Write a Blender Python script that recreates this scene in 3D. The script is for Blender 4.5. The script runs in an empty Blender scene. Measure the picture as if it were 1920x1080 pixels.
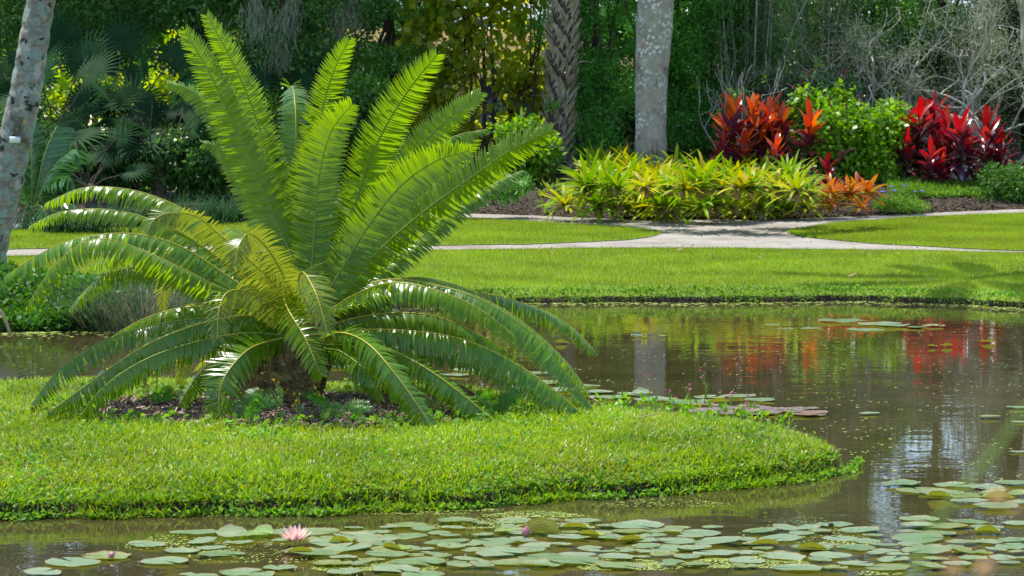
import bpy, math, random
import numpy as np
R = np.random.default_rng(7)
random.seed(7)
COL = bpy.context.scene.collection
F = 4500.0
CZ = 2.0
PITCH = math.atan(310 / F)
cp, sp_ = math.cos(PITCH), math.sin(PITCH)

# ------------------------------------------------------------------ camera maths
def ray(px, py):
    a = (px - 960) / F; b = (540 - py) / F
    return np.array([a, cp + sp_ * b, -sp_ + cp * b])
def P(px, py, Y):
    d = ray(px, py); t = Y / d[1]
    return np.array([d[0] * t, Y, CZ + d[2] * t])
def PZ(px, py, z):
    d = ray(px, py); t = (z - CZ) / d[2]
    return np.array([d[0] * t, d[1] * t, z])
def G(px, py):
    z = 0.3
    for _ in range(30):
        q = PZ(px, py, z); z = 0.5 * z + 0.5 * float(H(q[0], q[1]))
    return PZ(px, py, z)
def sm(t):
    t = np.clip(t, 0, 1); return t * t * (3 - 2 * t)
def unit(v):
    v = np.asarray(v, float)
    return v / np.maximum(np.linalg.norm(v, axis=-1, keepdims=True), 1e-9)

# ------------------------------------------------------------------ terrain functions
_fs = [(-400, 628), (0, 622), (200, 618), (350, 612), (500, 600), (650, 585), (800, 575), (1000, 569), (1300, 567), (1600, 566), (1800, 571), (1920, 577), (2300, 590)]
_fw = np.array([PZ(a, b, 0)[:2] for a, b in _fs])
def Yfar(x):
    x = np.asarray(x, float)
    return np.interp(x, _fw[:, 0], _fw[:, 1]) + 0.06 * np.sin(x * 2.1) + 0.035 * np.sin(x * 5.3 + 1) + 0.02 * np.sin(x * 13.0)
def H(x, y):
    x = np.asarray(x, float); y = np.asarray(y, float)
    d = y - Yfar(x)
    h = np.where(d < 0, np.maximum(-0.5, d * 0.9) - 0.03, -0.03 + 0.09 * sm(d / (0.08 + 0.05 * np.sin(x * 3.7) ** 2)) + 0.08 * sm(d / 0.6) + 0.021 * np.clip(d, 0, 15))
    h = h + 0.62 * sm((y - 39.6) / 4.2) * np.exp(-((x - 3.6) / 5.5) ** 2)
    h = h + 0.15 * sm((y - 39) / 6)
    near = y - 4.2
    h = np.where(near < 0, np.minimum(0.35, -near * 0.5) - 0.03, np.where(near < 0.8, np.maximum(h, -near * 0.8 - 0.03), h))
    return h
TIPX = PZ(1622, 876, 0)[0]
_if = [(-1400, 985), (-600, 980), (0, 976), (200, 973), (420, 969), (600, 963), (850, 955), (1000, 947), (1200, 932), (1300, 923), (1450, 906), (1550, 896), (1600, 888), (1622, 876)]
_ib = [(-1400, 700), (-500, 698), (0, 697), (300, 700), (500, 702), (700, 707), (950, 730), (1100, 748), (1250, 762), (1380, 771), (1480, 789), (1560, 818), (1600, 845), (1622, 868)]
_ifw = np.array([PZ(a, b, 0)[:2] for a, b in _if]); _ibw = np.array([PZ(a, b, 0.18)[:2] for a, b in _ib])
_ifw[-1] = (TIPX, 14.0); _ibw[-1] = (TIPX, 14.0)
def IF(x):
    x = np.asarray(x, float)
    return np.interp(x, _ifw[:, 0], _ifw[:, 1]) + 0.05 * np.sin(x * 2.9 + .7) + 0.03 * np.sin(x * 7.3) + 0.022 * np.sin(x * 17.1 + 2) + 0.012 * np.sin(x * 39)
def IB(x): return np.interp(x, _ibw[:, 0], _ibw[:, 1])
def idist(x, y):
    x = np.asarray(x, float); y = np.asarray(y, float)
    return np.minimum(np.minimum(y - IF(x), IB(x) - y), np.minimum((TIPX - x) * 0.9, (x + 6.3)))
def IH(x, y):
    d = idist(x, y)
    return -0.05 + 0.115 * sm((d + 0.005) / (0.04 + 0.10 * (0.5 + 0.5 * np.sin(x * 4.3 + 1.5 * np.sin(x * 1.7))))) + 0.07 * sm(d / 0.35) + 0.05 * sm(d / 1.4) + 0.008 * np.sin(x * 3.1) * np.sin(y * 2.7) * sm(d)
def GI(px, py):
    z = 0.17
    for _ in range(30):
        q = PZ(px, py, z); z = 0.5 * z + 0.5 * float(IH(q[0], q[1]))
    return PZ(px, py, z)

# ------------------------------------------------------------------ mesh helpers
def tag(o, label=None, cat=None, group=None, kind=None):
    if label: o['label'] = label
    if cat: o['category'] = cat
    if group: o['group'] = group
    if kind: o['kind'] = kind
    return o
def mesh(name, V, faces, mat=None, parent=None, uv=None, smooth=False):
    """faces: list of (m,k) int arrays"""
    V = np.asarray(V, np.float32).reshape(-1, 3)
    faces = [np.asarray(f, np.int32) for f in faces if len(f)]
    idx = np.concatenate([f.ravel() for f in faces])
    tot = np.concatenate([np.full(len(f), f.shape[1], np.int32) for f in faces])
    st = np.concatenate([[0], np.cumsum(tot)[:-1]]).astype(np.int32)
    me = bpy.data.meshes.new(name)
    me.vertices.add(len(V)); me.vertices.foreach_set('co', V.ravel())
    me.loops.add(len(idx)); me.loops.foreach_set('vertex_index', idx)
    me.polygons.add(len(tot)); me.polygons.foreach_set('loop_start', st); me.polygons.foreach_set('loop_total', tot)
    if smooth: me.polygons.foreach_set('use_smooth', np.ones(len(tot), bool))
    if uv is not None:
        l = me.uv_layers.new(name='UVMap')
        l.data.foreach_set('uv', np.asarray(uv, np.float32)[idx].ravel())
    me.update(calc_edges=True)
    if mat: me.materials.append(mat)
    o = bpy.data.objects.new(name, me); COL.objects.link(o)
    if parent: o.parent = parent
    return o
class Acc:
    def __init__(s): s.V = []; s.F = {}; s.U = []; s.n = 0
    def add(s, V, F, U=None):
        V = np.asarray(V, float).reshape(-1, 3)
        for f in (F if isinstance(F, list) else [F]):
            f = np.asarray(f); s.F.setdefault(f.shape[1], []).append(f + s.n)
        s.V.append(V); s.U.append(np.zeros((len(V), 2)) if U is None else U); s.n += len(V)
        return s
    def build(s, name, mat=None, parent=None, smooth=False, origin=None):
        V = np.concatenate(s.V)
        if origin is not None: V = V - np.asarray(origin)
        o = mesh(name, V, [np.concatenate(v) for v in s.F.values()], mat, parent, np.concatenate(s.U), smooth)
        if origin is not None and parent is None: o.location = origin
        return o
def empty(name, loc, label=None, cat=None, group=None, rz=0):
    o = bpy.data.objects.new(name, None); COL.objects.link(o); o.location = loc; o.rotation_euler = (0, 0, rz)
    o.empty_display_size = 0.1
    return tag(o, label, cat, group)
def copy_tree(o, parent=None):
    c = o.copy(); COL.objects.link(c)
    if parent is not None: c.parent = parent
    for ch in list(o.children): copy_tree(ch, c)
    return c

def ribbons(P0, D, N, L, W, k=3, prof=None, bend=0.0, fold=0.0):
    """n curved blades. bend>0 curls towards N. returns V,F,U"""
    P0 = np.asarray(P0, float); n = len(P0)
    D = unit(np.broadcast_to(D, (n, 3))); N = np.broadcast_to(N, (n, 3)).astype(float)
    N = unit(N - D * np.sum(N * D, 1, keepdims=True)); S = np.cross(D, N)
    L = np.broadcast_to(L, (n,)).astype(float); W = np.broadcast_to(W, (n,)).astype(float)
    b = np.broadcast_to(bend, (n,)).astype(float); b = np.where(np.abs(b) < 1e-3, 1e-3, b)
    if prof is None: prof = [0.7, 1, 0.8, 0.1]
    ts = np.linspace(0, 1, k + 1); pr = np.interp(ts, np.linspace(0, 1, len(prof)), prof)
    m = 3 if fold else 2
    V = np.zeros((n, k + 1, m, 3)); U = np.zeros((n, k + 1, m, 2))
    for i, t in enumerate(ts):
        a = b * t
        c = P0 + (L * np.sin(a) / b)[:, None] * D + (L * (1 - np.cos(a)) / b)[:, None] * N
        Nl = -np.sin(a)[:, None] * D + np.cos(a)[:, None] * N
        w = (W * pr[i] * 0.5)[:, None]
        V[:, i, 0] = c - S * w; V[:, i, m - 1] = c + S * w
        U[:, i, 0] = (0, t); U[:, i, m - 1] = (1, t)
        if fold: V[:, i, 1] = c - Nl * w * 2 * fold; U[:, i, 1] = (0.5, t)
    base = (np.arange(n) * (k + 1) * m)[:, None]
    fs = []
    for i in range(k):
        for j in range(m - 1):
            q = np.array([i * m + j, i * m + j + 1, (i + 1) * m + j + 1, (i + 1) * m + j])
            fs.append(base + q[None])
    return V.reshape(-1, 3), np.concatenate(fs), U.reshape(-1, 2)
def rhombs(P0, D, N, L, W, curl=0.0):
    P0 = np.asarray(P0, float); n = len(P0)
    D = unit(D); N = unit(N - D * np.sum(N * D, 1, keepdims=True)); S = np.cross(D, N)
    L = np.broadcast_to(L, (n,))[:, None]; W = np.broadcast_to(W, (n,))[:, None]
    V = np.stack([P0, P0 + D * L * 0.42 - S * W / 2 + N * L * curl, P0 + D * L, P0 + D * L * 0.42 + S * W / 2 + N * L * curl], 1)
    Fq = (np.arange(n) * 4)[:, None] + np.arange(4)[None]
    U = np.tile(np.array([[.5, 0], [0, .42], [.5, 1], [1, .42]]), (n, 1))
    return V.reshape(-1, 3), Fq, U
def spline(pts, n):
    pts = np.asarray(pts, float)
    q = np.vstack([2 * pts[0] - pts[1], pts, 2 * pts[-1] - pts[-2]])
    out = []
    for i in range(1, len(q) - 2):
        t = np.linspace(0, 1, 24, endpoint=False)[:, None]
        a, b, c, d = q[i - 1], q[i], q[i + 1], q[i + 2]
        out.append(0.5 * ((2 * b) + (-a + c) * t + (2 * a - 5 * b + 4 * c - d) * t ** 2 + (-a + 3 * b - 3 * c + d) * t ** 3))
    out.append(pts[-1:]); C = np.vstack(out)
    s = np.concatenate([[0], np.cumsum(np.linalg.norm(np.diff(C, axis=0), axis=1))])
    u = np.linspace(0, s[-1], n)
    return np.stack([np.interp(u, s, C[:, i]) for i in range(3)], 1), s[-1]
def frames(C):
    T = unit(np.gradient(C, axis=0)); n = len(C)
    A = np.zeros_like(C); ref = np.array([0, 0, 1.0]) if abs(T[0][2]) < 0.9 else np.array([1.0, 0, 0])
    a = unit(ref - T[0] * np.dot(ref, T[0]))
    for i in range(n):
        a = unit(a - T[i] * np.dot(a, T[i])); A[i] = a
    return T, A, np.cross(T, A)
def tube(C, r, sides=8, disp=None, cap=True):
    C = np.asarray(C, float); n = len(C); r = np.broadcast_to(r, (n,)).astype(float)
    T, A, B = frames(C)
    th = np.linspace(0, 2 * np.pi, sides, endpoint=False)
    rr = r[:, None] * np.ones(sides)
    if disp is not None: rr = rr + disp(np.arange(n)[:, None], th[None, :])
    V = C[:, None] + rr[:, :, None] * (np.cos(th)[None, :, None] * A[:, None] + np.sin(th)[None, :, None] * B[:, None])
    s = np.concatenate([[0], np.cumsum(np.linalg.norm(np.diff(C, axis=0), axis=1))])
    U = np.stack([np.broadcast_to(th / (2 * np.pi), (n, sides)), np.broadcast_to(s[:, None], (n, sides))], -1)
    i = np.arange(n - 1)[:, None]; j = np.arange(sides)[None]
    Fq = np.stack([i * sides + j, i * sides + (j + 1) % sides, (i + 1) * sides + (j + 1) % sides, (i + 1) * sides + j], -1).reshape(-1, 4)
    V = V.reshape(-1, 3); U = U.reshape(-1, 2); fs = [Fq]
    if cap:
        V = np.vstack([V, C[-1:]]); U = np.vstack([U, U[-1:]]); e = (n - 1) * sides
        jj = np.arange(sides); fs.append(np.stack([e + jj, e + (jj + 1) % sides, np.full(sides, n * sides)], 1))
    return V, fs, U
def box(x0, x1, y0, y1, z0, z1):
    V = np.array([[x, y, z] for z in (z0, z1) for y in (y0, y1) for x in (x0, x1)], float)
    Fq = np.array([[0, 2, 3, 1], [4, 5, 7, 6], [0, 1, 5, 4], [2, 6, 7, 3], [0, 4, 6, 2], [1, 3, 7, 5]])
    return V, Fq, np.zeros((8, 2))
def rdir(n, up=0.0):
    v = R.normal(size=(n, 3)); v[:, 2] += up
    return unit(v)

# ------------------------------------------------------------------ materials
def newmat(name):
    m = bpy.data.materials.new(name); m.use_nodes = True
    nt = m.node_tree; nt.nodes.clear()
    out = nt.nodes.new('ShaderNodeOutputMaterial')
    return m, nt, out
def nd(nt, t, **kw):
    n = nt.nodes.new(t)
    for k, v in kw.items(): setattr(n, k, v)
    return n
def ramp(nt, stops, interp='LINEAR'):
    r = nt.nodes.new('ShaderNodeValToRGB'); r.color_ramp.interpolation = interp
    e = r.color_ramp.elements
    while len(e) < len(stops): e.new(0.5)
    for i, (p, c) in enumerate(stops): e[i].position = p; e[i].color = (*c, 1)
    return r
def leafmat(name, cols, trans=0.35, tcol=None, rough=0.35, spec=0.5, tip=None, rnd='island', vein=None, tboost=1.6, patch=None):
    """cols: list of colours picked per leaf; tip: (pos, colour) colour of the leaf end"""
    m, nt, out = newmat(name); L = nt.links.new
    if rnd == 'island':
        g = nd(nt, 'ShaderNodeNewGeometry'); rv = g.outputs['Random Per Island']
    else:
        g = nd(nt, 'ShaderNodeObjectInfo'); rv = g.outputs['Random']
    k = len(cols)
    rp = ramp(nt, [(i / max(1, k - 1), c) for i, c in enumerate(cols)]); L(rv, rp.inputs[0])
    col = rp.outputs[0]
    tc = nd(nt, 'ShaderNodeTexCoord')
    nz = nd(nt, 'ShaderNodeTexNoise'); nz.inputs['Scale'].default_value = 0.9; L(tc.outputs['Object'], nz.inputs['Vector'])
    hs = nd(nt, 'ShaderNodeHueSaturation'); mr = nd(nt, 'ShaderNodeMapRange')
    mr.inputs[1].default_value = 0.3; mr.inputs[2].default_value = 0.7; mr.inputs[3].default_value = 0.75; mr.inputs[4].default_value = 1.25
    L(nz.outputs['Fac'], mr.inputs[0]); L(mr.outputs[0], hs.inputs['Value']); L(col, hs.inputs['Color']); col = hs.outputs[0]
    if patch:
        n5 = nd(nt, 'ShaderNodeTexNoise'); n5.inputs['Scale'].default_value = patch[1]; n5.inputs['Detail'].default_value = 4; L(tc.outputs['Object'], n5.inputs['Vector'])
        m5 = nd(nt, 'ShaderNodeMapRange'); m5.inputs[1].default_value = 0.46; m5.inputs[2].default_value = 0.68; m5.inputs[4].default_value = patch[2]; L(n5.outputs['Fac'], m5.inputs[0])
        x5 = nd(nt, 'ShaderNodeMix', data_type='RGBA'); L(m5.outputs[0], x5.inputs[0]); L(col, x5.inputs[6]); x5.inputs[7].default_value = (*patch[0], 1); col = x5.outputs[2]
    if tip:
        sx = nd(nt, 'ShaderNodeSeparateXYZ'); L(tc.outputs['UV'], sx.inputs[0])
        tr = nd(nt, 'ShaderNodeMapRange'); tr.inputs[1].default_value = tip[0]; tr.inputs[2].default_value = 1.0
        L(sx.outputs[1], tr.inputs[0])
        mx = nd(nt, 'ShaderNodeMix', data_type='RGBA'); L(tr.outputs[0], mx.inputs[0]); L(col, mx.inputs[6]); mx.inputs[7].default_value = (*tip[1], 1)
        col = mx.outputs[2]
    pb = nd(nt, 'ShaderNodeBsdfPrincipled'); L(col, pb.inputs['Base Color']); pb.inputs['Roughness'].default_value = rough
    pb.inputs['Specular IOR Level'].default_value = spec
    tb = nd(nt, 'ShaderNodeBsdfTranslucent')
    if tcol:
        mx2 = nd(nt, 'ShaderNodeMix', data_type='RGBA'); mx2.inputs[0].default_value = 0.6
        L(col, mx2.inputs[6]); mx2.inputs[7].default_value = (*tcol, 1); L(mx2.outputs[2], tb.inputs[0])
    else:
        h2 = nd(nt, 'ShaderNodeHueSaturation'); h2.inputs['Value'].default_value = tboost; h2.inputs['Saturation'].default_value = 1.1; L(col, h2.inputs['Color']); L(h2.outputs[0], tb.inputs[0])
    ms = nd(nt, 'ShaderNodeMixShader'); ms.inputs[0].default_value = trans
    L(pb.outputs[0], ms.inputs[1]); L(tb.outputs[0], ms.inputs[2]); L(ms.outputs[0], out.inputs[0])
    return m
def soilmat(name, stops, scale=8, rough=0.9, bump=0.3, bscale=40, detail=8, coord='Object', bdist=0.02, spec=0.3, vor=False):
    m, nt, out = newmat(name); L = nt.links.new
    tc = nd(nt, 'ShaderNodeTexCoord')
    nz = nd(nt, 'ShaderNodeTexNoise'); nz.inputs['Scale'].default_value = scale; nz.inputs['Detail'].default_value = detail; nz.inputs['Roughness'].default_value = 0.65
    L(tc.outputs[coord], nz.inputs['Vector'])
    rp = ramp(nt, stops); L(nz.outputs['Fac'], rp.inputs[0])
    n2 = nd(nt, 'ShaderNodeTexNoise') if not vor else nd(nt, 'ShaderNodeTexVoronoi')
    n2.inputs['Scale'].default_value = bscale
    L(tc.outputs[coord], n2.inputs['Vector'])
    bp = nd(nt, 'ShaderNodeBump'); bp.inputs['Strength'].default_value = bump; bp.inputs['Distance'].default_value = bdist
    L(n2.outputs[0], bp.inputs['Height'])
    pb = nd(nt, 'ShaderNodeBsdfPrincipled'); L(rp.outputs[0], pb.inputs['Base Color']); pb.inputs['Roughness'].default_value = rough
    pb.inputs['Specular IOR Level'].default_value = spec
    L(bp.outputs[0], pb.inputs['Normal']); L(pb.outputs[0], out.inputs[0])
    return m
def barkmat(name, base, patches, scale=6, bump=0.5, rings=0, spots=None, stretch=1.0):
    """base ramp stops; patches: (colour, scale, threshold) lichens"""
    m, nt, out = newmat(name); L = nt.links.new
    tc = nd(nt, 'ShaderNodeTexCoord'); mp = nd(nt, 'ShaderNodeMapping'); L(tc.outputs['Object'], mp.inputs[0]); mp.inputs['Scale'].default_value = (1, 1, stretch)
    nz = nd(nt, 'ShaderNodeTexNoise'); nz.inputs['Scale'].default_value = scale; nz.inputs['Detail'].default_value = 9; nz.inputs['Roughness'].default_value = 0.7
    L(mp.outputs[0], nz.inputs['Vector'])
    rp = ramp(nt, base); L(nz.outputs['Fac'], rp.inputs[0]); col = rp.outputs[0]
    for i, (c, s, th, soft) in enumerate(patches):
        n2 = nd(nt, 'ShaderNodeTexNoise'); n2.inputs['Scale'].default_value = s; n2.inputs['Detail'].default_value = 6; n2.inputs['Roughness'].default_value = 0.6
        mo = nd(nt, 'ShaderNodeMapping'); mo.inputs['Location'].default_value = (3.1 * i, 7.7 * i, 1.3 * i); L(tc.outputs['Object'], mo.inputs[0]); L(mo.outputs[0], n2.inputs['Vector'])
        mr = nd(nt, 'ShaderNodeMapRange'); mr.inputs[1].default_value = th; mr.inputs[2].default_value = th + soft; L(n2.outputs['Fac'], mr.inputs[0])
        mx = nd(nt, 'ShaderNodeMix', data_type='RGBA'); L(mr.outputs[0], mx.inputs[0]); L(col, mx.inputs[6]); mx.inputs[7].default_value = (*c, 1); col = mx.outputs[2]
    if spots:
        vo = nd(nt, 'ShaderNodeTexVoronoi'); vo.inputs['Scale'].default_value = spots[1]; L(tc.outputs['Object'], vo.inputs['Vector'])
        mr = nd(nt, 'ShaderNodeMapRange'); mr.inputs[1].default_value = spots[2]; mr.inputs[2].default_value = spots[2] - 0.08; L(vo.outputs['Distance'], mr.inputs[0])
        n3 = nd(nt, 'ShaderNodeTexNoise'); n3.inputs['Scale'].default_value = 2.2; L(tc.outputs['Object'], n3.inputs['Vector'])
        m3 = nd(nt, 'ShaderNodeMapRange'); m3.inputs[1].default_value = 0.45; m3.inputs[2].default_value = 0.6; L(n3.outputs['Fac'], m3.inputs[0])
        mu = nd(nt, 'ShaderNodeMath', operation='MULTIPLY'); L(mr.outputs[0], mu.inputs[0]); L(m3.outputs[0], mu.inputs[1])
        mx = nd(nt, 'ShaderNodeMix', data_type='RGBA'); L(mu.outputs[0], mx.inputs[0]); L(col, mx.inputs[6]); mx.inputs[7].default_value = (*spots[0], 1); col = mx.outputs[2]
    bp = nd(nt, 'ShaderNodeBump'); bp.inputs['Strength'].default_value = bump; bp.inputs['Distance'].default_value = 0.02
    n4 = nd(nt, 'ShaderNodeTexNoise'); n4.inputs['Scale'].default_value = scale * 5; n4.inputs['Detail'].default_value = 6; L(mp.outputs[0], n4.inputs['Vector']); L(n4.outputs['Fac'], bp.inputs['Height'])
    pb = nd(nt, 'ShaderNodeBsdfPrincipled'); L(col, pb.inputs['Base Color']); pb.inputs['Roughness'].default_value = 0.85; pb.inputs['Specular IOR Level'].default_value = 0.25
    L(bp.outputs[0], pb.inputs['Normal']); L(pb.outputs[0], out.inputs[0])
    return m
def plain(name, c, rough=0.7, spec=0.3):
    m, nt, out = newmat(name)
    pb = nd(nt, 'ShaderNodeBsdfPrincipled'); pb.inputs['Base Color'].default_value = (*c, 1); pb.inputs['Roughness'].default_value = rough; pb.inputs['Specular IOR Level'].default_value = spec
    nz = nd(nt, 'ShaderNodeTexNoise'); nz.inputs['Scale'].default_value = 5; tc = nd(nt, 'ShaderNodeTexCoord'); nt.links.new(tc.outputs['Object'], nz.inputs['Vector'])
    rp = ramp(nt, [(0.3, tuple(x * 0.8 for x in c)), (0.7, tuple(min(1, x * 1.12) for x in c))]); nt.links.new(nz.outputs['Fac'], rp.inputs[0]); nt.links.new(rp.outputs[0], pb.inputs['Base Color'])
    nt.links.new(pb.outputs[0], out.inputs[0]); return m
def watermat():
    m, nt, out = newmat('pond_water'); L = nt.links.new
    tc = nd(nt, 'ShaderNodeTexCoord')
    n1 = nd(nt, 'ShaderNodeTexNoise'); n1.inputs['Scale'].default_value = 5.0; n1.inputs['Detail'].default_value = 2.5
    mp = nd(nt, 'ShaderNodeMapping'); mp.inputs['Scale'].default_value = (0.6, 1.3, 1); L(tc.outputs['Object'], mp.inputs[0]); L(mp.outputs[0], n1.inputs['Vector'])
    n2 = nd(nt, 'ShaderNodeTexNoise'); n2.inputs['Scale'].default_value = 0.5; L(tc.outputs['Object'], n2.inputs['Vector'])
    mr = nd(nt, 'ShaderNodeMapRange'); mr.inputs[1].default_value = 0.42; mr.inputs[2].default_value = 0.62; mr.inputs[3].default_value = 0.35; mr.inputs[4].default_value = 1.3; L(n2.outputs['Fac'], mr.inputs[0])
    mu = nd(nt, 'ShaderNodeMath', operation='MULTIPLY'); L(n1.outputs['Fac'], mu.inputs[0]); L(mr.outputs[0], mu.inputs[1])
    bp = nd(nt, 'ShaderNodeBump'); bp.inputs['Strength'].default_value = 1.0; bp.inputs['Distance'].default_value = 0.0021; L(mu.outputs[0], bp.inputs['Height'])
    n3 = nd(nt, 'ShaderNodeTexNoise'); n3.inputs['Scale'].default_value = 1.3; n3.inputs['Detail'].default_value = 5; L(tc.outputs['Object'], n3.inputs['Vector'])
    rp = ramp(nt, [(0.3, (0.030, 0.023, 0.009)), (0.7, (0.052, 0.041, 0.017))]); L(n3.outputs['Fac'], rp.inputs[0])
    pb = nd(nt, 'ShaderNodeBsdfPrincipled'); L(rp.outputs[0], pb.inputs['Base Color']); pb.inputs['Roughness'].default_value = 0.015; pb.inputs['IOR'].default_value = 1.33
    L(bp.outputs[0], pb.inputs['Normal']); L(pb.outputs[0], out.inputs[0])
    return m

M = {}
M['lawn'] = soilmat('lawn', [(0.3, (0.07, 0.15, 0.012)), (0.55, (0.13, 0.22, 0.015)), (0.75, (0.20, 0.25, 0.03))], scale=3, bump=0.6, bscale=90)
M['soil'] = soilmat('soil', [(0.3, (0.018, 0.012, 0.007)), (0.6, (0.035, 0.024, 0.015)), (0.8, (0.07, 0.05, 0.032))], scale=14, bump=0.8, bscale=30)
M['mulch'] = soilmat('mulch', [(0.3, (0.035, 0.02, 0.013)), (0.55, (0.08, 0.05, 0.035)), (0.8, (0.16, 0.11, 0.08))], scale=30, bump=1, bscale=60)
M['gravel'] = soilmat('gravel', [(0.28, (0.14, 0.115, 0.085)), (0.42, (0.21, 0.185, 0.15)), (0.55, (0.26, 0.235, 0.20)), (0.75, (0.32, 0.295, 0.26))], scale=1.6, bump=0.5, bscale=120)
M['grassblade'] = leafmat('grass_blade', [(0.085, 0.20, 0.004), (0.155, 0.29, 0.004), (0.23, 0.345, 0.005), (0.12, 0.26, 0.010), (0.36, 0.40, 0.03), (0.19, 0.31, 0.006)], trans=0.45, rough=0.4, spec=0.3, tboost=1.3, patch=((0.28, 0.30, 0.03), 1.3, .4))
M['lawnblade'] = leafmat('lawn_blade', [(0.11, 0.205, 0.006), (0.175, 0.27, 0.006), (0.24, 0.31, 0.01), (0.155, 0.26, 0.012), (0.36, 0.36, 0.05)], trans=0.4, rough=0.5, spec=0.2, tboost=1.3, patch=((0.26, 0.30, 0.04), .7, .5))
M['straw'] = leafmat('dry_blade', [(0.35, 0.26, 0.11), (0.25, 0.17, 0.07), (0.3, 0.3, 0.1)], trans=0.3, rough=0.7)
M['frond'] = leafmat('cycad_leaflet', [(0.065, 0.155, 0.004), (0.115, 0.215, 0.004), (0.085, 0.18, 0.006)], trans=0.52, tcol=(0.40, 0.60, 0.003), rough=0.27, spec=0.5, tip=(0.86, (0.40, 0.36, 0.03)))
M['frond_deep'] = leafmat('cycad_leaflet_deep', [(0.055, 0.15, 0.005), (0.095, 0.195, 0.006), (0.065, 0.16, 0.008)], trans=0.38, tcol=(0.30, 0.52, 0.01), rough=0.27, spec=0.6, tip=(0.82, (0.45, 0.27, 0.02)))
M['frond_yellow'] = leafmat('cycad_leaflet_yellow', [(0.10, 0.17, 0.012), (0.17, 0.21, 0.012), (0.08, 0.16, 0.015)], trans=0.4, tcol=(0.42, 0.46, 0.02), rough=0.3, spec=0.5, tip=(0.75, (0.5, 0.26, 0.02)))
M['frond_dead'] = leafmat('cycad_leaflet_dead', [(0.10, 0.04, 0.02), (0.16, 0.07, 0.04)], trans=0.2, rough=0.7, tboost=1.2)
M['rachis'] = plain('midrib_green', (0.16, 0.22, 0.03), 0.45); M['rachis_y'] = plain('midrib_yellow', (0.38, 0.32, 0.04), 0.4)
M['cycadtrunk'] = soilmat('cycad_trunk', [(0.3, (0.03, 0.02, 0.012)), (0.5, (0.13, 0.09, 0.04)), (0.7, (0.34, 0.25, 0.09))], scale=14, bump=0.8, bscale=34, vor=True)
M['palm_gray'] = barkmat('grey_palm_bark', [(0.3, (0.20, 0.17, 0.13)), (0.6, (0.36, 0.32, 0.26)), (0.8, (0.46, 0.42, 0.35))], [((0.16, 0.13, 0.09), 3.2, 0.56, 0.12), ((0.32, 0.34, 0.22), 2.0, 0.60, 0.1), ((0.42, 0.22, 0.14), 2.6, 0.68, 0.04)], scale=5, spots=((0.56, 0.57, 0.55), 13, 0.42))
M['palm_left'] = barkmat('lichen_palm_bark', [(0.3, (0.12, 0.10, 0.085)), (0.55, (0.24, 0.21, 0.185)), (0.8, (0.34, 0.31, 0.27))], [((0.22, 0.28, 0.25), 9, 0.51, 0.05), ((0.38, 0.35, 0.32), 6, 0.57, 0.05), ((0.09, 0.09, 0.06), 3, 0.57, 0.08), ((0.42, 0.31, 0.12), 17, 0.60, 0.05), ((0.03, 0.028, 0.02), 7.5, 0.59, 0.04)], scale=9, stretch=3)
M['boot'] = barkmat('palm_boot', [(0.3, (0.18, 0.14, 0.10)), (0.55, (0.34, 0.28, 0.21)), (0.8, (0.46, 0.40, 0.32))], [((0.36, 0.36, 0.31), 4, 0.56, 0.1)], scale=9, stretch=0.3)
M['bark'] = barkmat('dark_bark', [(0.3, (0.03, 0.024, 0.018)), (0.7, (0.10, 0.08, 0.06))], [((0.18, 0.2, 0.15), 4, 0.6, 0.08)], scale=6)
M['twig'] = barkmat('pale_twig', [(0.3, (0.26, 0.23, 0.19)), (0.7, (0.48, 0.45, 0.38))], [((0.36, 0.40, 0.33), 5, 0.52, 0.1)], scale=5)
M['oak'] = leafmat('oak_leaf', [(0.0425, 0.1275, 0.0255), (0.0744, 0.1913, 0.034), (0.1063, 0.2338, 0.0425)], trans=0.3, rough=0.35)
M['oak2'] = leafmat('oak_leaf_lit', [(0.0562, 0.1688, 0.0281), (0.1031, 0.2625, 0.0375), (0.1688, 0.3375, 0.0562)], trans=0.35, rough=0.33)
M['gloss'] = leafmat('small_gloss_leaf', [(0.051, 0.187, 0.0255), (0.085, 0.289, 0.034), (0.136, 0.374, 0.051)], trans=0.35, rough=0.4, spec=0.4)
M['olive'] = leafmat('olive_leaf', [(0.096, 0.132, 0.06), (0.156, 0.204, 0.096), (0.216, 0.252, 0.144)], trans=0.3, rough=0.6, spec=.2)
M['bamboo'] = leafmat('bamboo_leaf', [(0.0625, 0.1375, 0.0375), (0.1125, 0.2, 0.0625), (0.175, 0.25, 0.1)], trans=0.35, rough=0.35)
M['bigleaf'] = leafmat('round_leaf', [(0.10, 0.22, 0.012), (0.22, 0.34, 0.015), (0.50, 0.48, 0.02), (0.16, 0.28, 0.02), (0.40, 0.44, 0.02)], trans=0.62, tcol=(0.60, 0.62, 0.02), rough=0.35)
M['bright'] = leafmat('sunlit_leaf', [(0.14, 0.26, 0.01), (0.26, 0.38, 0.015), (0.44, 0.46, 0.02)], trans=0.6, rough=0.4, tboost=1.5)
M['shrub'] = leafmat('shrub_leaf', [(0.08, 0.20, 0.012), (0.14, 0.30, 0.015), (0.24, 0.38, 0.02)], trans=0.42, rough=0.42, spec=0.35)
M['bankcover'] = leafmat('bank_cover_leaf', [(0.03, 0.09, 0.012), (0.06, 0.16, 0.018), (0.09, 0.20, 0.025)], trans=0.3, rough=0.5, spec=.25)
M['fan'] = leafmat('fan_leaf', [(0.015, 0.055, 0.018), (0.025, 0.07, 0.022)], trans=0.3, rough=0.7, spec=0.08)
M['cocofrond'] = leafmat('palm_leaflet', [(0.03, 0.09, 0.03), (0.05, 0.14, 0.04), (0.08, 0.17, 0.05)], trans=0.3, rough=0.25, spec=0.6)
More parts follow.
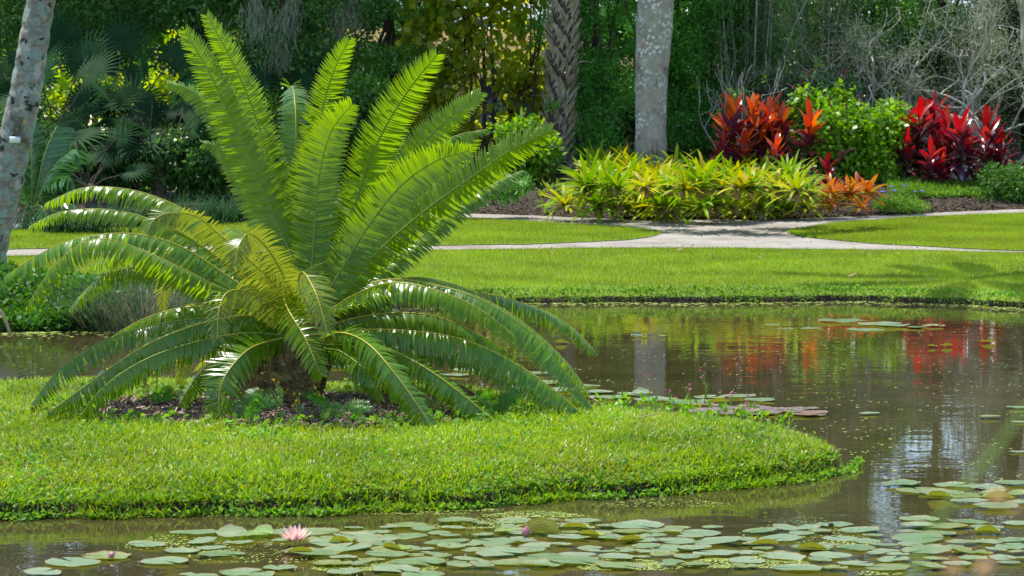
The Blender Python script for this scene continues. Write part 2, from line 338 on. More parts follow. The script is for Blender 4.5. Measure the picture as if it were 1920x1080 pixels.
M['moss'] = leafmat('moss', [(0.22, 0.24, 0.17), (0.32, 0.33, 0.25)], trans=0.3, rough=0.8, spec=0.1)
M['brom'] = leafmat('bromeliad_leaf', [(0.22, 0.30, 0.004), (0.36, 0.38, 0.004), (0.48, 0.40, 0.006)], trans=0.4, rough=0.42, spec=0.15, tboost=1.2)
M['bromgreen'] = leafmat('bromeliad_leaf_green', [(0.12, 0.26, 0.008), (0.20, 0.33, 0.008), (0.30, 0.38, 0.01)], trans=0.4, rough=0.42, spec=0.15, tboost=1.2)
M['bromyel'] = leafmat('bromeliad_leaf_yellow', [(0.42, 0.38, 0.008), (0.34, 0.40, 0.006), (0.55, 0.42, 0.02), (0.34, 0.26, 0.015)], trans=0.4, rough=0.42, spec=0.15, tboost=1.2)
M['bromdry'] = leafmat('dry_leaf', [(0.30, 0.18, 0.07), (0.22, 0.14, 0.06), (0.38, 0.27, 0.12)], trans=0.2, rough=0.7)
M['bromor'] = leafmat('orange_bromeliad', [(0.42, 0.09, 0.03), (0.5, 0.18, 0.04), (0.20, 0.24, 0.03), (0.38, 0.08, 0.06)], trans=0.35, rough=0.35, tboost=1.3)
M['cordold'] = leafmat('purple_leaf', [(0.06, 0.018, 0.035), (0.12, 0.03, 0.06), (0.28, 0.02, 0.03), (0.08, 0.03, 0.07), (0.06, 0.05, 0.03), (0.16, 0.03, 0.06)], trans=0.2, rough=0.22, spec=0.9, tcol=(0.6, 0.02, 0.02))
M['cordnew'] = leafmat('orange_leaf', [(0.14, 0.02, 0.035), (0.56, 0.06, 0.02), (0.66, 0.16, 0.015), (0.42, 0.03, 0.025), (0.68, 0.26, 0.02)], trans=0.45, rough=0.25, spec=0.6, tboost=1.4)
M['cordnewred'] = leafmat('red_leaf', [(0.12, 0.015, 0.035), (0.42, 0.025, 0.025), (0.28, 0.015, 0.035), (0.45, 0.08, 0.04)], trans=0.45, rough=0.25, spec=0.6, tboost=1.4)
M['spike'] = plain('purple_spike', (0.16, 0.03, 0.06)); M['pinkflower'] = plain('pink_flower', (0.7, 0.12, 0.35)); M['blueflower'] = plain('blue_flower', (0.25, 0.25, 0.7))
M['yellowflower'] = plain('yellow_flower', (0.85, 0.55, 0.02)); M['redflower'] = plain('red_flower', (0.75, 0.03, 0.02))
M['fern'] = leafmat('fern_leaf', [(0.06, 0.18, 0.02), (0.10, 0.26, 0.03)], trans=0.4, rough=0.45)
M['weed'] = leafmat('weed_leaf', [(0.08, 0.20, 0.02), (0.14, 0.28, 0.03), (0.2, 0.3, 0.04)], trans=0.4, rough=0.6, spec=.2)
M['reed'] = leafmat('reed_blade', [(0.03, 0.07, 0.035), (0.05, 0.10, 0.05), (0.16, 0.13, 0.07), (0.04, 0.09, 0.035)], trans=0.25, rough=0.5)
M['duck'] = leafmat('duckweed', [(0.22, 0.30, 0.03), (0.32, 0.36, 0.06), (0.16, 0.26, 0.04)], trans=0.1, rough=0.5)
M['chips'] = leafmat('bark_chip', [(0.10, 0.05, 0.03), (0.22, 0.13, 0.09), (0.42, 0.32, 0.24), (0.16, 0.10, 0.07)], trans=0.0, rough=0.8)
M['wall'] = plain('tan_wall', (0.42, 0.32, 0.16), 0.9); M['col'] = plain('yellow_column', (0.52, 0.42, 0.18), 0.9); M['roof'] = plain('grey_roof', (0.42, 0.44, 0.46), 0.7)
M['glass'] = plain('dark_window', (0.015, 0.05, 0.06), 0.15, 0.6); M['white'] = plain('white_tag', (0.75, 0.75, 0.73), 0.5)
M['stemgreen'] = plain('green_stem', (0.22, 0.34, 0.06), 0.5); M['node'] = plain('pink_node', (0.55, 0.28, 0.14), 0.6); M['brownstem'] = plain('brown_stem', (0.32, 0.22, 0.12), 0.7)
def padmat(name, top, var, under):
    m, nt, out = newmat(name); L = nt.links.new
    oi = nd(nt, 'ShaderNodeObjectInfo'); rp = ramp(nt, [(0, top), (0.6, var), (1, tuple(0.5 * (a + b) for a, b in zip(top, var)))]); e_ = rp.color_ramp.elements.new(0.86); e_.color = (top[0] * 1.5, top[1] * 1.05, top[2] * .5, 1); L(oi.outputs['Random'], rp.inputs[0])
    tc = nd(nt, 'ShaderNodeTexCoord'); nz = nd(nt, 'ShaderNodeTexNoise'); nz.inputs['Scale'].default_value = 14; nz.inputs['Detail'].default_value = 5
    ad = nd(nt, 'ShaderNodeVectorMath', operation='ADD'); L(tc.outputs['Object'], ad.inputs[0]); L(oi.outputs['Location'], ad.inputs[1]); L(ad.outputs[0], nz.inputs['Vector'])
    mr = nd(nt, 'ShaderNodeMapRange'); mr.inputs[1].default_value = 0.58; mr.inputs[2].default_value = 0.68; L(nz.outputs['Fac'], mr.inputs[0])
    mx = nd(nt, 'ShaderNodeMix', data_type='RGBA'); L(mr.outputs[0], mx.inputs[0]); L(rp.outputs[0], mx.inputs[6]); mx.inputs[7].default_value = (0.30, 0.30, 0.08, 1)
    gm = nd(nt, 'ShaderNodeNewGeometry'); m2 = nd(nt, 'ShaderNodeMix', data_type='RGBA'); L(gm.outputs['Backfacing'], m2.inputs[0])
    ln = nd(nt, 'ShaderNodeVectorMath', operation='LENGTH'); L(tc.outputs['UV'], ln.inputs[0]); sxy = nd(nt, 'ShaderNodeMath', operation='MULTIPLY_ADD'); L(nz.outputs['Fac'], sxy.inputs[0]); sxy.inputs[1].default_value = 0.35; L(ln.outputs['Value'], sxy.inputs[2])
    me_ = nd(nt, 'ShaderNodeMapRange'); me_.inputs[1].default_value = 1.11; me_.inputs[2].default_value = 1.17; L(sxy.outputs[0], me_.inputs[0]); mx3 = nd(nt, 'ShaderNodeMix', data_type='RGBA'); L(me_.outputs[0], mx3.inputs[0]); L(mx.outputs[2], mx3.inputs[6]); mx3.inputs[7].default_value = (0.28, 0.14, 0.03, 1)
    L(mx3.outputs[2], m2.inputs[6]); m2.inputs[7].default_value = (*under, 1)
    bp = nd(nt, 'ShaderNodeBump'); bp.inputs['Strength'].default_value = 0.6; bp.inputs['Distance'].default_value = 0.012; L(nz.outputs['Fac'], bp.inputs['Height'])
    pb = nd(nt, 'ShaderNodeBsdfPrincipled'); L(m2.outputs[2], pb.inputs['Base Color']); pb.inputs['Roughness'].default_value = 0.24; pb.inputs['Specular IOR Level'].default_value = 0.5; L(bp.outputs[0], pb.inputs['Normal'])
    tb = nd(nt, 'ShaderNodeBsdfTranslucent'); tb.inputs[0].default_value = (0.35, 0.40, 0.02, 1)
    ms = nd(nt, 'ShaderNodeMixShader'); ms.inputs[0].default_value = 0.22; L(pb.outputs[0], ms.inputs[1]); L(tb.outputs[0], ms.inputs[2]); L(ms.outputs[0], out.inputs[0])
    return m
M['pad'] = padmat('lily_pad', (0.10, 0.19, 0.06), (0.19, 0.27, 0.15), (0.26, 0.13, 0.02))
M['padfold'] = padmat('lily_pad_upturned', (0.32, 0.34, 0.02), (0.10, 0.26, 0.04), (0.36, 0.28, 0.02))
M['padpurple'] = padmat('lily_pad_purple', (0.16, 0.11, 0.12), (0.22, 0.16, 0.16), (0.15, 0.06, 0.04))
M['petal'] = leafmat('petal', [(0.85, 0.50, 0.48), (0.85, 0.62, 0.52), (0.78, 0.36, 0.40)], trans=0.35, rough=0.5, tip=(0.5, (0.88, 0.62, 0.60)), tboost=1.0)
M['stamen'] = leafmat('stamen', [(0.85, 0.55, 0.08), (0.85, 0.65, 0.3)], trans=0.2, rough=0.6)
M['bud'] = plain('bud', (0.42, 0.16, 0.18), 0.5)

# ------------------------------------------------------------------ SETTING
xs = np.concatenate([[-400, -150, -60, -35, -24, -18], np.arange(-15, 15.01, 0.12), [18, 24, 35, 60, 150, 400]])
offs = np.concatenate([[-0.6, -0.3, -0.1, 0, 0.012, 0.024, 0.036, 0.05, 0.07, 0.1, 0.15, 0.25, 0.4, 0.6], np.arange(0.9, 24, 0.3), [26, 30, 36, 45, 70, 120, 400]])
rows = [np.full_like(xs, y) for y in (-400, -100, -20, 0, 2, 3, 3.6, 4.0, 4.2, 4.4, 5.0, 8, 14, 20)]
rows += [Yfar(xs) + o for o in offs]
XX = np.tile(xs, (len(rows), 1)); YY = np.array(rows); ZZ = H(XX, YY)
def gridmesh(name, XX, YY, ZZ, mat, parent=None, smooth=True):
    n, m = XX.shape; i = np.arange(n - 1)[:, None]; j = np.arange(m - 1)[None]
    Fq = np.stack([i * m + j, i * m + j + 1, (i + 1) * m + j + 1, (i + 1) * m + j], -1).reshape(-1, 4)
    return mesh(name, np.stack([XX, YY, ZZ], -1).reshape(-1, 3), [Fq], mat, parent, smooth=smooth)
def bankmat():
    """lawn on top, bare soil where the slope is steep"""
    m = M['lawn'].copy(); m.name = 'ground'; nt = m.node_tree; L = nt.links.new
    pb = [n for n in nt.nodes if n.type == 'BSDF_PRINCIPLED'][0]; src = pb.inputs['Base Color'].links[0].from_socket
    g = nd(nt, 'ShaderNodeNewGeometry'); sx = nd(nt, 'ShaderNodeSeparateXYZ'); L(g.outputs['True Normal'], sx.inputs[0])
    mr = nd(nt, 'ShaderNodeMapRange'); mr.inputs[1].default_value = 0.9; mr.inputs[2].default_value = 0.75; L(sx.outputs[2], mr.inputs[0])
    mx = nd(nt, 'ShaderNodeMix', data_type='RGBA'); L(mr.outputs[0], mx.inputs[0]); L(src, mx.inputs[6]); mx.inputs[7].default_value = (0.035, 0.024, 0.014, 1); L(mx.outputs[2], pb.inputs['Base Color'])
    return m
M['ground'] = bankmat()
tag(gridmesh('ground', XX, YY, ZZ, M['ground']), kind='structure')
# water
wx = np.array([-400, 400.]); wv = np.array([[-120, 3.9, 0], [120, 3.9, 0], [120, 34, 0], [-120, 34, 0]])
M['water'] = watermat()
tag(mesh('pond_water', wv, [np.array([[0, 1, 2, 3]])], M['water']), kind='structure')
# island
ix = np.concatenate([np.linspace(-6.3, -3.2, 30), np.arange(-3.15, TIPX - 0.3, 0.05), TIPX - 0.3 * (1 - np.linspace(0, 1, 14)) ** 1.6 - 0.001])
vs = np.concatenate([[0, 0.004, 0.008, 0.012, 0.016, 0.022, 0.03, 0.05], np.linspace(0.08, 0.92, 26), [0.95, 0.97, 0.978, 0.984, 0.988, 0.992, 0.996, 1]])
f0, b0 = IF(ix) - 0.02, IB(ix) + 0.02
YY = f0[None] + (b0 - f0)[None] * vs[:, None]; XX = np.tile(ix, (len(vs), 1)); ZZ = IH(XX, YY)
tag(gridmesh('island', XX, YY, ZZ, M['ground']), kind='structure')

# path, wedges, bed
def curve_world(pts):
    w = np.array([G(a, b)[:2] for a, b in pts]); return w[np.argsort(w[:, 0])]
def sheet(name, xs, ylo, yhi, off, mat, nv=20):
    v = np.linspace(0, 1, nv)[:, None]; Y = ylo[None] + (yhi - ylo)[None] * v; X = np.tile(xs, (nv, 1))
    o = gridmesh(name, X, Y, H(X, Y) + off, mat); tag(o, kind='structure'); return o
cf = curve_world([(-500, 492), (100, 480), (740, 470), (1100, 466), (1400, 466), (1700, 470), (1920, 475), (2600, 492)])
cb = curve_world([(-500, 425), (300, 420), (600, 402), (850, 401), (1000, 405), (1200, 413), (1400, 413), (1550, 409), (1700, 401), (1920, 393), (2600, 380)])
xs = np.arange(-16, 16.01, 0.2)
yf_, yb_ = np.interp(xs, cf[:, 0], cf[:, 1]), np.interp(xs, cb[:, 0], cb[:, 1])
sheet('path', xs, yf_ + 0.02 * np.sin(xs * 9), yb_, 0.012, M['gravel'], 40)
sheet('garden_bed', np.arange(-22, 22.01, 0.2), np.interp(np.arange(-22, 22.01, 0.2), cb[:, 0], cb[:, 1]) + 0.01, np.where(np.arange(-22, 22.01, 0.2) < -4.2, 50.0, 64.0), 0.014, M['soil'], 90)
ll = curve_world([(-500, 484), (100, 468), (740, 463), (1000, 460), (1180, 452), (1225, 445), (1242, 439)])
lu = curve_world([(-500, 440), (300, 430), (600, 412), (780, 407), (870, 411), (1000, 418), (1150, 428), (1225, 434), (1242, 439)])
tx = ll[-1, 0]; xl = np.concatenate([np.arange(-16, tx - 0.3, 0.15), np.linspace(tx - 0.3, tx, 8)])
wl = (xl, np.interp(xl, ll[:, 0], ll[:, 1]), np.interp(xl, lu[:, 0], lu[:, 1]))
sheet('lawn', *wl, 0.022, M['lawn'], 24)
rl = curve_world([(1475, 438), (1490, 443), (1520, 448), (1650, 460), (1860, 471), (2200, 482), (2600, 490)])
ru = curve_world([(1475, 438), (1490, 433), (1550, 423), (1700, 411), (1920, 402), (2200, 394), (2600, 388)])
tx = rl[0, 0]; xr = np.concatenate([np.linspace(tx, tx + 0.3, 8), np.arange(tx + 0.4, 16, 0.15)])
wr = (xr, np.interp(xr, rl[:, 0], rl[:, 1]), np.interp(xr, ru[:, 0], ru[:, 1]))
sheet('lawn', *wr, 0.022, M['lawn'], 24)

# ------------------------------------------------------------------ GRASS
def grass(name, pts, hgt, wid, mat, lean=0.35, k=2, bend=0.8, label=None, outward=None, cat='grass'):
    n = len(pts)
    az = R.uniform(0, 2 * np.pi, n); out = np.stack([np.cos(az), np.sin(az), np.zeros(n)], 1)
    if outward is not None: out = unit(out + outward)
    tilt = np.abs(R.normal(0, lean, n))[:, None]
    D = unit(np.array([0, 0, 1.0]) + out * tilt)
    az2 = R.uniform(0, 2 * np.pi, n)
    N = unit(out + np.array([0, 0, -0.2]) + 0.6 * np.stack([np.cos(az2), np.sin(az2), 0 * az2], 1))
    A = Acc(); A.add(*ribbons(pts, D, N, hgt, wid, k, [0.8, 1, 0.7, 0.08], bend * R.uniform(0.3, 1.5, n)))
    return tag(A.build(name, mat), label, cat, kind='stuff')
MX, MY, MRX, MRY = -1.42, 14.95, 1.35, 0.85      # mulch ellipse under the cycad
def mulchmask(x, y):
    return ((x - MX) / MRX) ** 2 + ((y - MY) / MRY) ** 2 + 0.35 * np.sin(x * 5) * np.sin(y * 6 + 1)
def scatter_island(n, x0=-6, x1=2.05):
    x = R.uniform(x0, x1, n); y = R.uniform(11.9, 17.4, n); d = idist(x, y)
    keep = (d > 0.02 + 0.03 * np.sin(x * 5.3) + 0.02 * np.sin(x * 13)) & (mulchmask(x, y) > 1 - 0.25 * R.random(n) ** 3); x, y, d = x[keep], y[keep], d[keep]
    return np.stack([x, y, IH(x, y) - 0.005], 1), d
pts, d = scatter_island(230000, -3.4)
p2, d2 = scatter_island(14000, -6.2, -3.4); pts = np.vstack([pts, p2]); d = np.concatenate([d, d2])
nse = np.sin(pts[:, 0] * 2.3 + 1) * np.sin(pts[:, 1] * 1.9) + 0.6 * np.sin(pts[:, 0] * 6.1) * np.sin(pts[:, 1] * 5.2 + 2)
hgt = (0.042 + 0.018 * nse + R.uniform(0, 0.05, len(pts))) * (1 + 0.35 * np.exp(-(np.abs(np.sqrt(mulchmask(pts[:, 0], pts[:, 1]).clip(0)) - 1.05) / 0.22) ** 2))
hgt = hgt * np.where((pts[:, 1] > 15.3) & (pts[:, 0] > -.8), 1.6, 1.0)
hgt = np.clip(hgt * (.82 - .3 * np.exp(-d / .12)), 0.025, 0.2)
gx = (idist(pts[:, 0] + 0.02, pts[:, 1]) - d) / 0.02; gy = (idist(pts[:, 0], pts[:, 1] + 0.02) - d) / 0.02
ow = -np.stack([gx, gy, 0 * gx], 1) * np.exp(-(d / 0.05).clip(0, 50))[:, None] * 1.2
grass('island_grass', pts, hgt, R.uniform(0.006, 0.0105, len(pts)), M['grassblade'], lean=0.6, k=3, bend=1.0, label='long bright green grass covering the island around the big cycad', outward=ow)
n = 20000; q, dq = scatter_island(n, -3.4)
grass('dry_grass', q, R.uniform(0.04, 0.08, len(q)), 0.005, M['straw'], lean=0.9, k=2, label='scattered straw-coloured dry blades in the island grass')
# edge tufts and creeping weeds along the island bank
ex = R.uniform(-3.2, TIPX, 6500); ey = IF(ex) + R.uniform(-0.03, 0.08, 6500)
ek = (0.35 + 0.5 * np.sin(ex * 6.1 + 1.3 * np.sin(ex * 2.3))) > R.random(6500) * 1.1
ex, ey = ex[ek], ey[ek]
ep = np.stack([ex, ey, np.clip(IH(ex, ey), 0.0, 1) + R.uniform(-0.03, 0.02, len(ex))], 1)
az = R.uniform(0, 2 * np.pi, len(ex))
A = Acc(); A.add(*ribbons(ep, unit(np.stack([np.cos(az) * .8, np.sin(az) * .5 - 0.7, R.uniform(0.1, 1.2, len(ex))], 1)), rdir(len(ex), 0.8), R.uniform(0.03, 0.08, len(ex)), R.uniform(0.004, 0.009, len(ex)), 2, [0.6, 1, 0.1], 0.8))
tag(A.build('bank_grass', M['grassblade']), 'grass blades hanging over the dark soil edge of the island', 'grass', kind='stuff')
m = 5200; ex = R.uniform(-3.2, TIPX, m); ey = IF(ex) + np.abs(R.normal(0, 0.09, m)) - .03
A = Acc(); A.add(*rhombs(np.stack([ex, ey, np.clip(IH(ex, ey), 0, 1) + R.uniform(0, 0.03, m)], 1), rdir(m, 0.1), rdir(m, 1.2), R.uniform(0.02, 0.04, m), R.uniform(0.015, 0.03, m)))
tag(A.build('bank_weeds', M['weed']), 'small round-leaved weeds along the near edge of the island', 'weeds', kind='stuff')
# far lawn
def scatter_poly(n, x0, x1, ylo, yhi):
    x = R.uniform(x0, x1, n); v = R.random(n); lo, hi = ylo(x), yhi(x)
    mx = np.max(hi - lo); keep = R.random(n) < (hi - lo) / mx
    x, v, lo, hi = x[keep], v[keep], lo[keep], hi[keep]; y = lo + (hi - lo) * v
    return np.stack([x, y, H(x, y) + 0.0], 1)
pf = scatter_poly(330000, -8.5, 8.5, lambda x: Yfar(x) + 0.0, lambda x: np.interp(x, cf[:, 0], cf[:, 1]) + 0.03 * np.sin(x * 11))
dd = pf[:, 1] - Yfar(pf[:, 0])
pf[:, 2] -= 0.004; kb = (dd > 0.04 + 0.03 * np.sin(pf[:, 0] * 4.1)); pf, dd = pf[kb], dd[kb]
hh = R.uniform(0.03, 0.06, len(pf)) * (1 + 0.6 * np.exp(-dd / 0.25) * np.sin(pf[:, 0] * 3) ** 2)
ow = np.zeros_like(pf); ow[:, 1] = -1 * np.exp(-dd / 0.1)
grass('lawn_grass', pf, hh, R.uniform(0.008, 0.012, len(pf)), M['lawnblade'], k=1, lean=0.35, label='mown bright green lawn between the pond and the gravel path', outward=ow)
pw = scatter_poly(170000, -9, wl[0][-1], lambda x: np.interp(x, wl[0], wl[1]), lambda x: np.interp(x, wl[0], wl[2])); pw[:, 2] += 0.018
grass('lawn_grass', pw, R.uniform(0.03, 0.055, len(pw)), 0.012, M['lawnblade'], k=1, label='wedge of lawn between the two arms of the path, behind the cycad')
pw = scatter_poly(190000, wr[0][0], 9.5, lambda x: np.interp(x, wr[0], wr[1]), lambda x: np.interp(x, wr[0], wr[2])); pw[:, 2] += 0.018
grass('lawn_grass', pw, R.uniform(0.03, 0.055, len(pw)), 0.012, M['lawnblade'], k=1, label='wedge of lawn between the path arms in front of the red plants')
# far-bank fringe
m = 9000; ex = R.uniform(-8, 8, m); t = .3 + .7 * R.random(m); t = np.where(np.sin(ex * 2.9) + np.sin(ex * 7.7 + 1) > .5, R.random(m), t)
ep = np.stack([ex, Yfar(ex) + t * 0.14 - 0.01, 0.02 + 0.13 * sm(t * 1.3) + R.uniform(-0.01, 0.02, m)], 1)
A = Acc(); A.add(*rhombs(ep, unit(rdir(m) + np.array([0, -0.8, -0.1])), rdir(m, 1.0), R.uniform(0.02, 0.055, m), R.uniform(0.01, 0.03, m)))
keep_bank = A.build('bank_weeds', M['weed']); tag(keep_bank, 'matted weeds on the far bank of the pond', 'weeds', kind='stuff')

m = 700; lx = R.uniform(-7, 9, m); ly = np.interp(lx, cf[:, 0], cf[:, 1]) + R.uniform(-4.5, 6.5, m) * R.random(m) ** .5
A = Acc(); A.add(*rhombs(np.stack([lx, ly, H(lx, ly) + .035 + .02 * (ly < np.interp(lx, cf[:, 0], cf[:, 1]))], 1), rdir(m) * [1, 1, .2], rdir(m, 2), R.uniform(.02, .05, m), R.uniform(.015, .03, m), .12))
tag(A.build('scattered_leaves', M['bromdry']), 'small dead leaves scattered over the path and the far lawn', 'leaves', kind='stuff')
m = 2600; c_ = np.stack([R.uniform(-3.2, 1.8, 90), R.uniform(12.3, 16.5, 90)], 1)[R.integers(0, 90, m)] + R.normal(0, .07, (m, 2)); c_ = c_[idist(c_[:, 0], c_[:, 1]) > .05]; m = len(c_)
A = Acc(); A.add(*rhombs(np.stack([c_[:, 0], c_[:, 1], IH(c_[:, 0], c_[:, 1]) + R.uniform(.03, .075, m)], 1), rdir(m), rdir(m, 2.0), R.uniform(.018, .035, m), R.uniform(.016, .03, m)))
tag(A.build('clover_weeds', M['weed']), 'patches of small broad-leaved weeds in the island grass', 'weeds', kind='stuff')
# mulch ring with chips
th = np.linspace(0, 2 * np.pi, 64, endpoint=False); rr = np.linspace(0, 1.0, 14)
XX = MX + MRX * rr[:, None] * np.cos(th)[None] * (1 + 0.06 * np.sin(5 * th)); YY = MY + MRY * rr[:, None] * np.sin(th)[None] * (1 + 0.06 * np.sin(5 * th))
XX = np.hstack([XX, XX[:, :1]]); YY = np.hstack([YY, YY[:, :1]])
ZZ = IH(XX, YY) + 0.012 + 0.03 * (1 - rr[:, None] ** 2)
tag(gridmesh('mulch_ground', XX[:, ::-1], YY[:, ::-1], ZZ, M['mulch']), kind='structure')
m = 12000; a = R.uniform(0, 2 * np.pi, m); r = np.sqrt(R.random(m)) * 1.06
cx, cy = MX + MRX * r * np.cos(a), MY + MRY * r * np.sin(a)
D = rdir(m); D[:, 2] *= 0.25
A = Acc(); A.add(*ribbons(np.stack([cx, cy, IH(cx, cy) + 0.02 + 0.03 * (1 - r ** 2) + R.uniform(0, 0.02, m)], 1), D, rdir(m, 1.5), R.uniform(0.02, 0.07, m), R.uniform(0.006, 0.016, m), 1, [1, 0.8], 0.2))
tag(A.build('mulch_chips', M['chips']), 'brown bark mulch chips heaped round the foot of the cycad', 'mulch', kind='stuff')

# ------------------------------------------------------------------ FRONDS
def frond_geo(C, Lf, face=0.0, vee=-0.4, width=0.17, nl=None, spacing=0.0175, fwd=0.22, A0=None, lw=0.0255, start=0.08, bend=0.5, twist=0.3, fold=0.08):
    """C: 3D points along the midrib; returns (leaflets V,F,U), (midrib V,F,U)"""
    C, Ltot = spline(C, 60)
    nl = nl or int(Ltot * (1 - start) / spacing)
    T = unit(np.gradient(C, axis=0))
    Adir = C[-1] - C[0] if A0 is None else np.asarray(A0, float); Adir = np.array([Adir[0], Adir[1], 0.0]); Adir = unit(Adir) if np.linalg.norm(Adir) > 1e-3 else np.array([1.0, 0, 0])
    Sn = np.cross(Adir, [0, 0, 1.0])
    view = unit(C[30] - np.array([0, 0, CZ]))
    Ss = unit(np.cross(T, view)); Ss = np.where((Ss @ Sn)[:, None] < 0, -Ss, Ss)
    S = unit((1 - face) * Sn[None] + face * Ss); S = unit(S - T * np.sum(S * T, 1, keepdims=True))
    N = np.cross(S, T)
    upn = np.array([0, 0, 1.0]) - 0.3 * Adir
    if np.mean(N @ upn) < 0: N = -N
    Vs = Acc()
    for side in (-1, 1):
        t = start + (1 - start) * (np.arange(nl) + 0.5 * (side > 0)) / nl
        t = np.clip(t, 0, 0.998); f = t * 59; i = f.astype(int); w = (f - i)[:, None]
        p = C[i] * (1 - w) + C[np.minimum(i + 1, 59)] * w
        Ti, Si, Ni = T[i], S[i], N[i]
        u = (t - start) / (1 - start)
        len_ = width * np.interp(u, [0, 0.12, 0.35, 0.7, 0.9, 0.97, 1], [0.35, 0.75, 1, 0.95, 0.7, 0.5, 0.35]) * R.uniform(0.93, 1.05, nl)
        fw = fwd + 1.5 * np.clip(u - 0.8, 0, 1) ** 1.3 * 4
        vv = vee + R.normal(0, 0.09, nl); len_ = len_ * np.where(R.random(nl) < .03, R.uniform(.15, .6, nl), 1)
        D = unit(Si * side + Ti * fw[:, None] + Ni * vv[:, None] + R.normal(0, 0.025, (nl, 3)))
        Nr = unit(Ni * 1.0 - Ti * (twist + R.normal(0, 0.09, nl))[:, None] - Si * side * vv[:, None])
        Vs.add(*ribbons(p, D, -Nr, len_, lw * (0.6 + 0.4 * len_ / width), 3, [0.75, 1, 0.85, 0.06], bend * R.uniform(0.6, 1.3, nl), fold=fold))
    rad = np.interp(np.linspace(0, 1, 60), [0, 0.1, 1], [1.0, 0.75, 0.2]) * (0.009 if width < 0.25 else 0.02)
    return Vs, tube(C, rad, 6)

# ------------------------------------------------------------------ CYCAD
cy0 = 15.1
CY = empty('cycad', tuple(GI(520, 768)), 'giant cycad with glossy arching comb-like fronds growing on the grassy island', 'cycad')
CYO = np.array(CY.location)
def trunk_disp(i, th):
    s = i / 59.0; r1 = np.abs(np.sin(th * 9 + s * 38)) * np.abs(np.sin(-th * 9 + s * 38))
    return 0.022 * r1 + 0.006 * np.sin(th * 23 + i * 1.7)
tp = [P(512, 782, cy0), P(522, 735, cy0), P(545, 690, cy0), P(572, 640, cy0), P(582, 600, cy0)]
Ct, _ = spline(tp, 60)
A = Acc(); A.add(*tube(Ct, np.interp(np.linspace(0, 1, 60), [0, 0.15, 0.5, 0.75, 1], [0.30, 0.26, 0.235, 0.19, 0.07]), 72, trunk_disp))
o = A.build('trunk', M['cycadtrunk'], CY, origin=CYO)
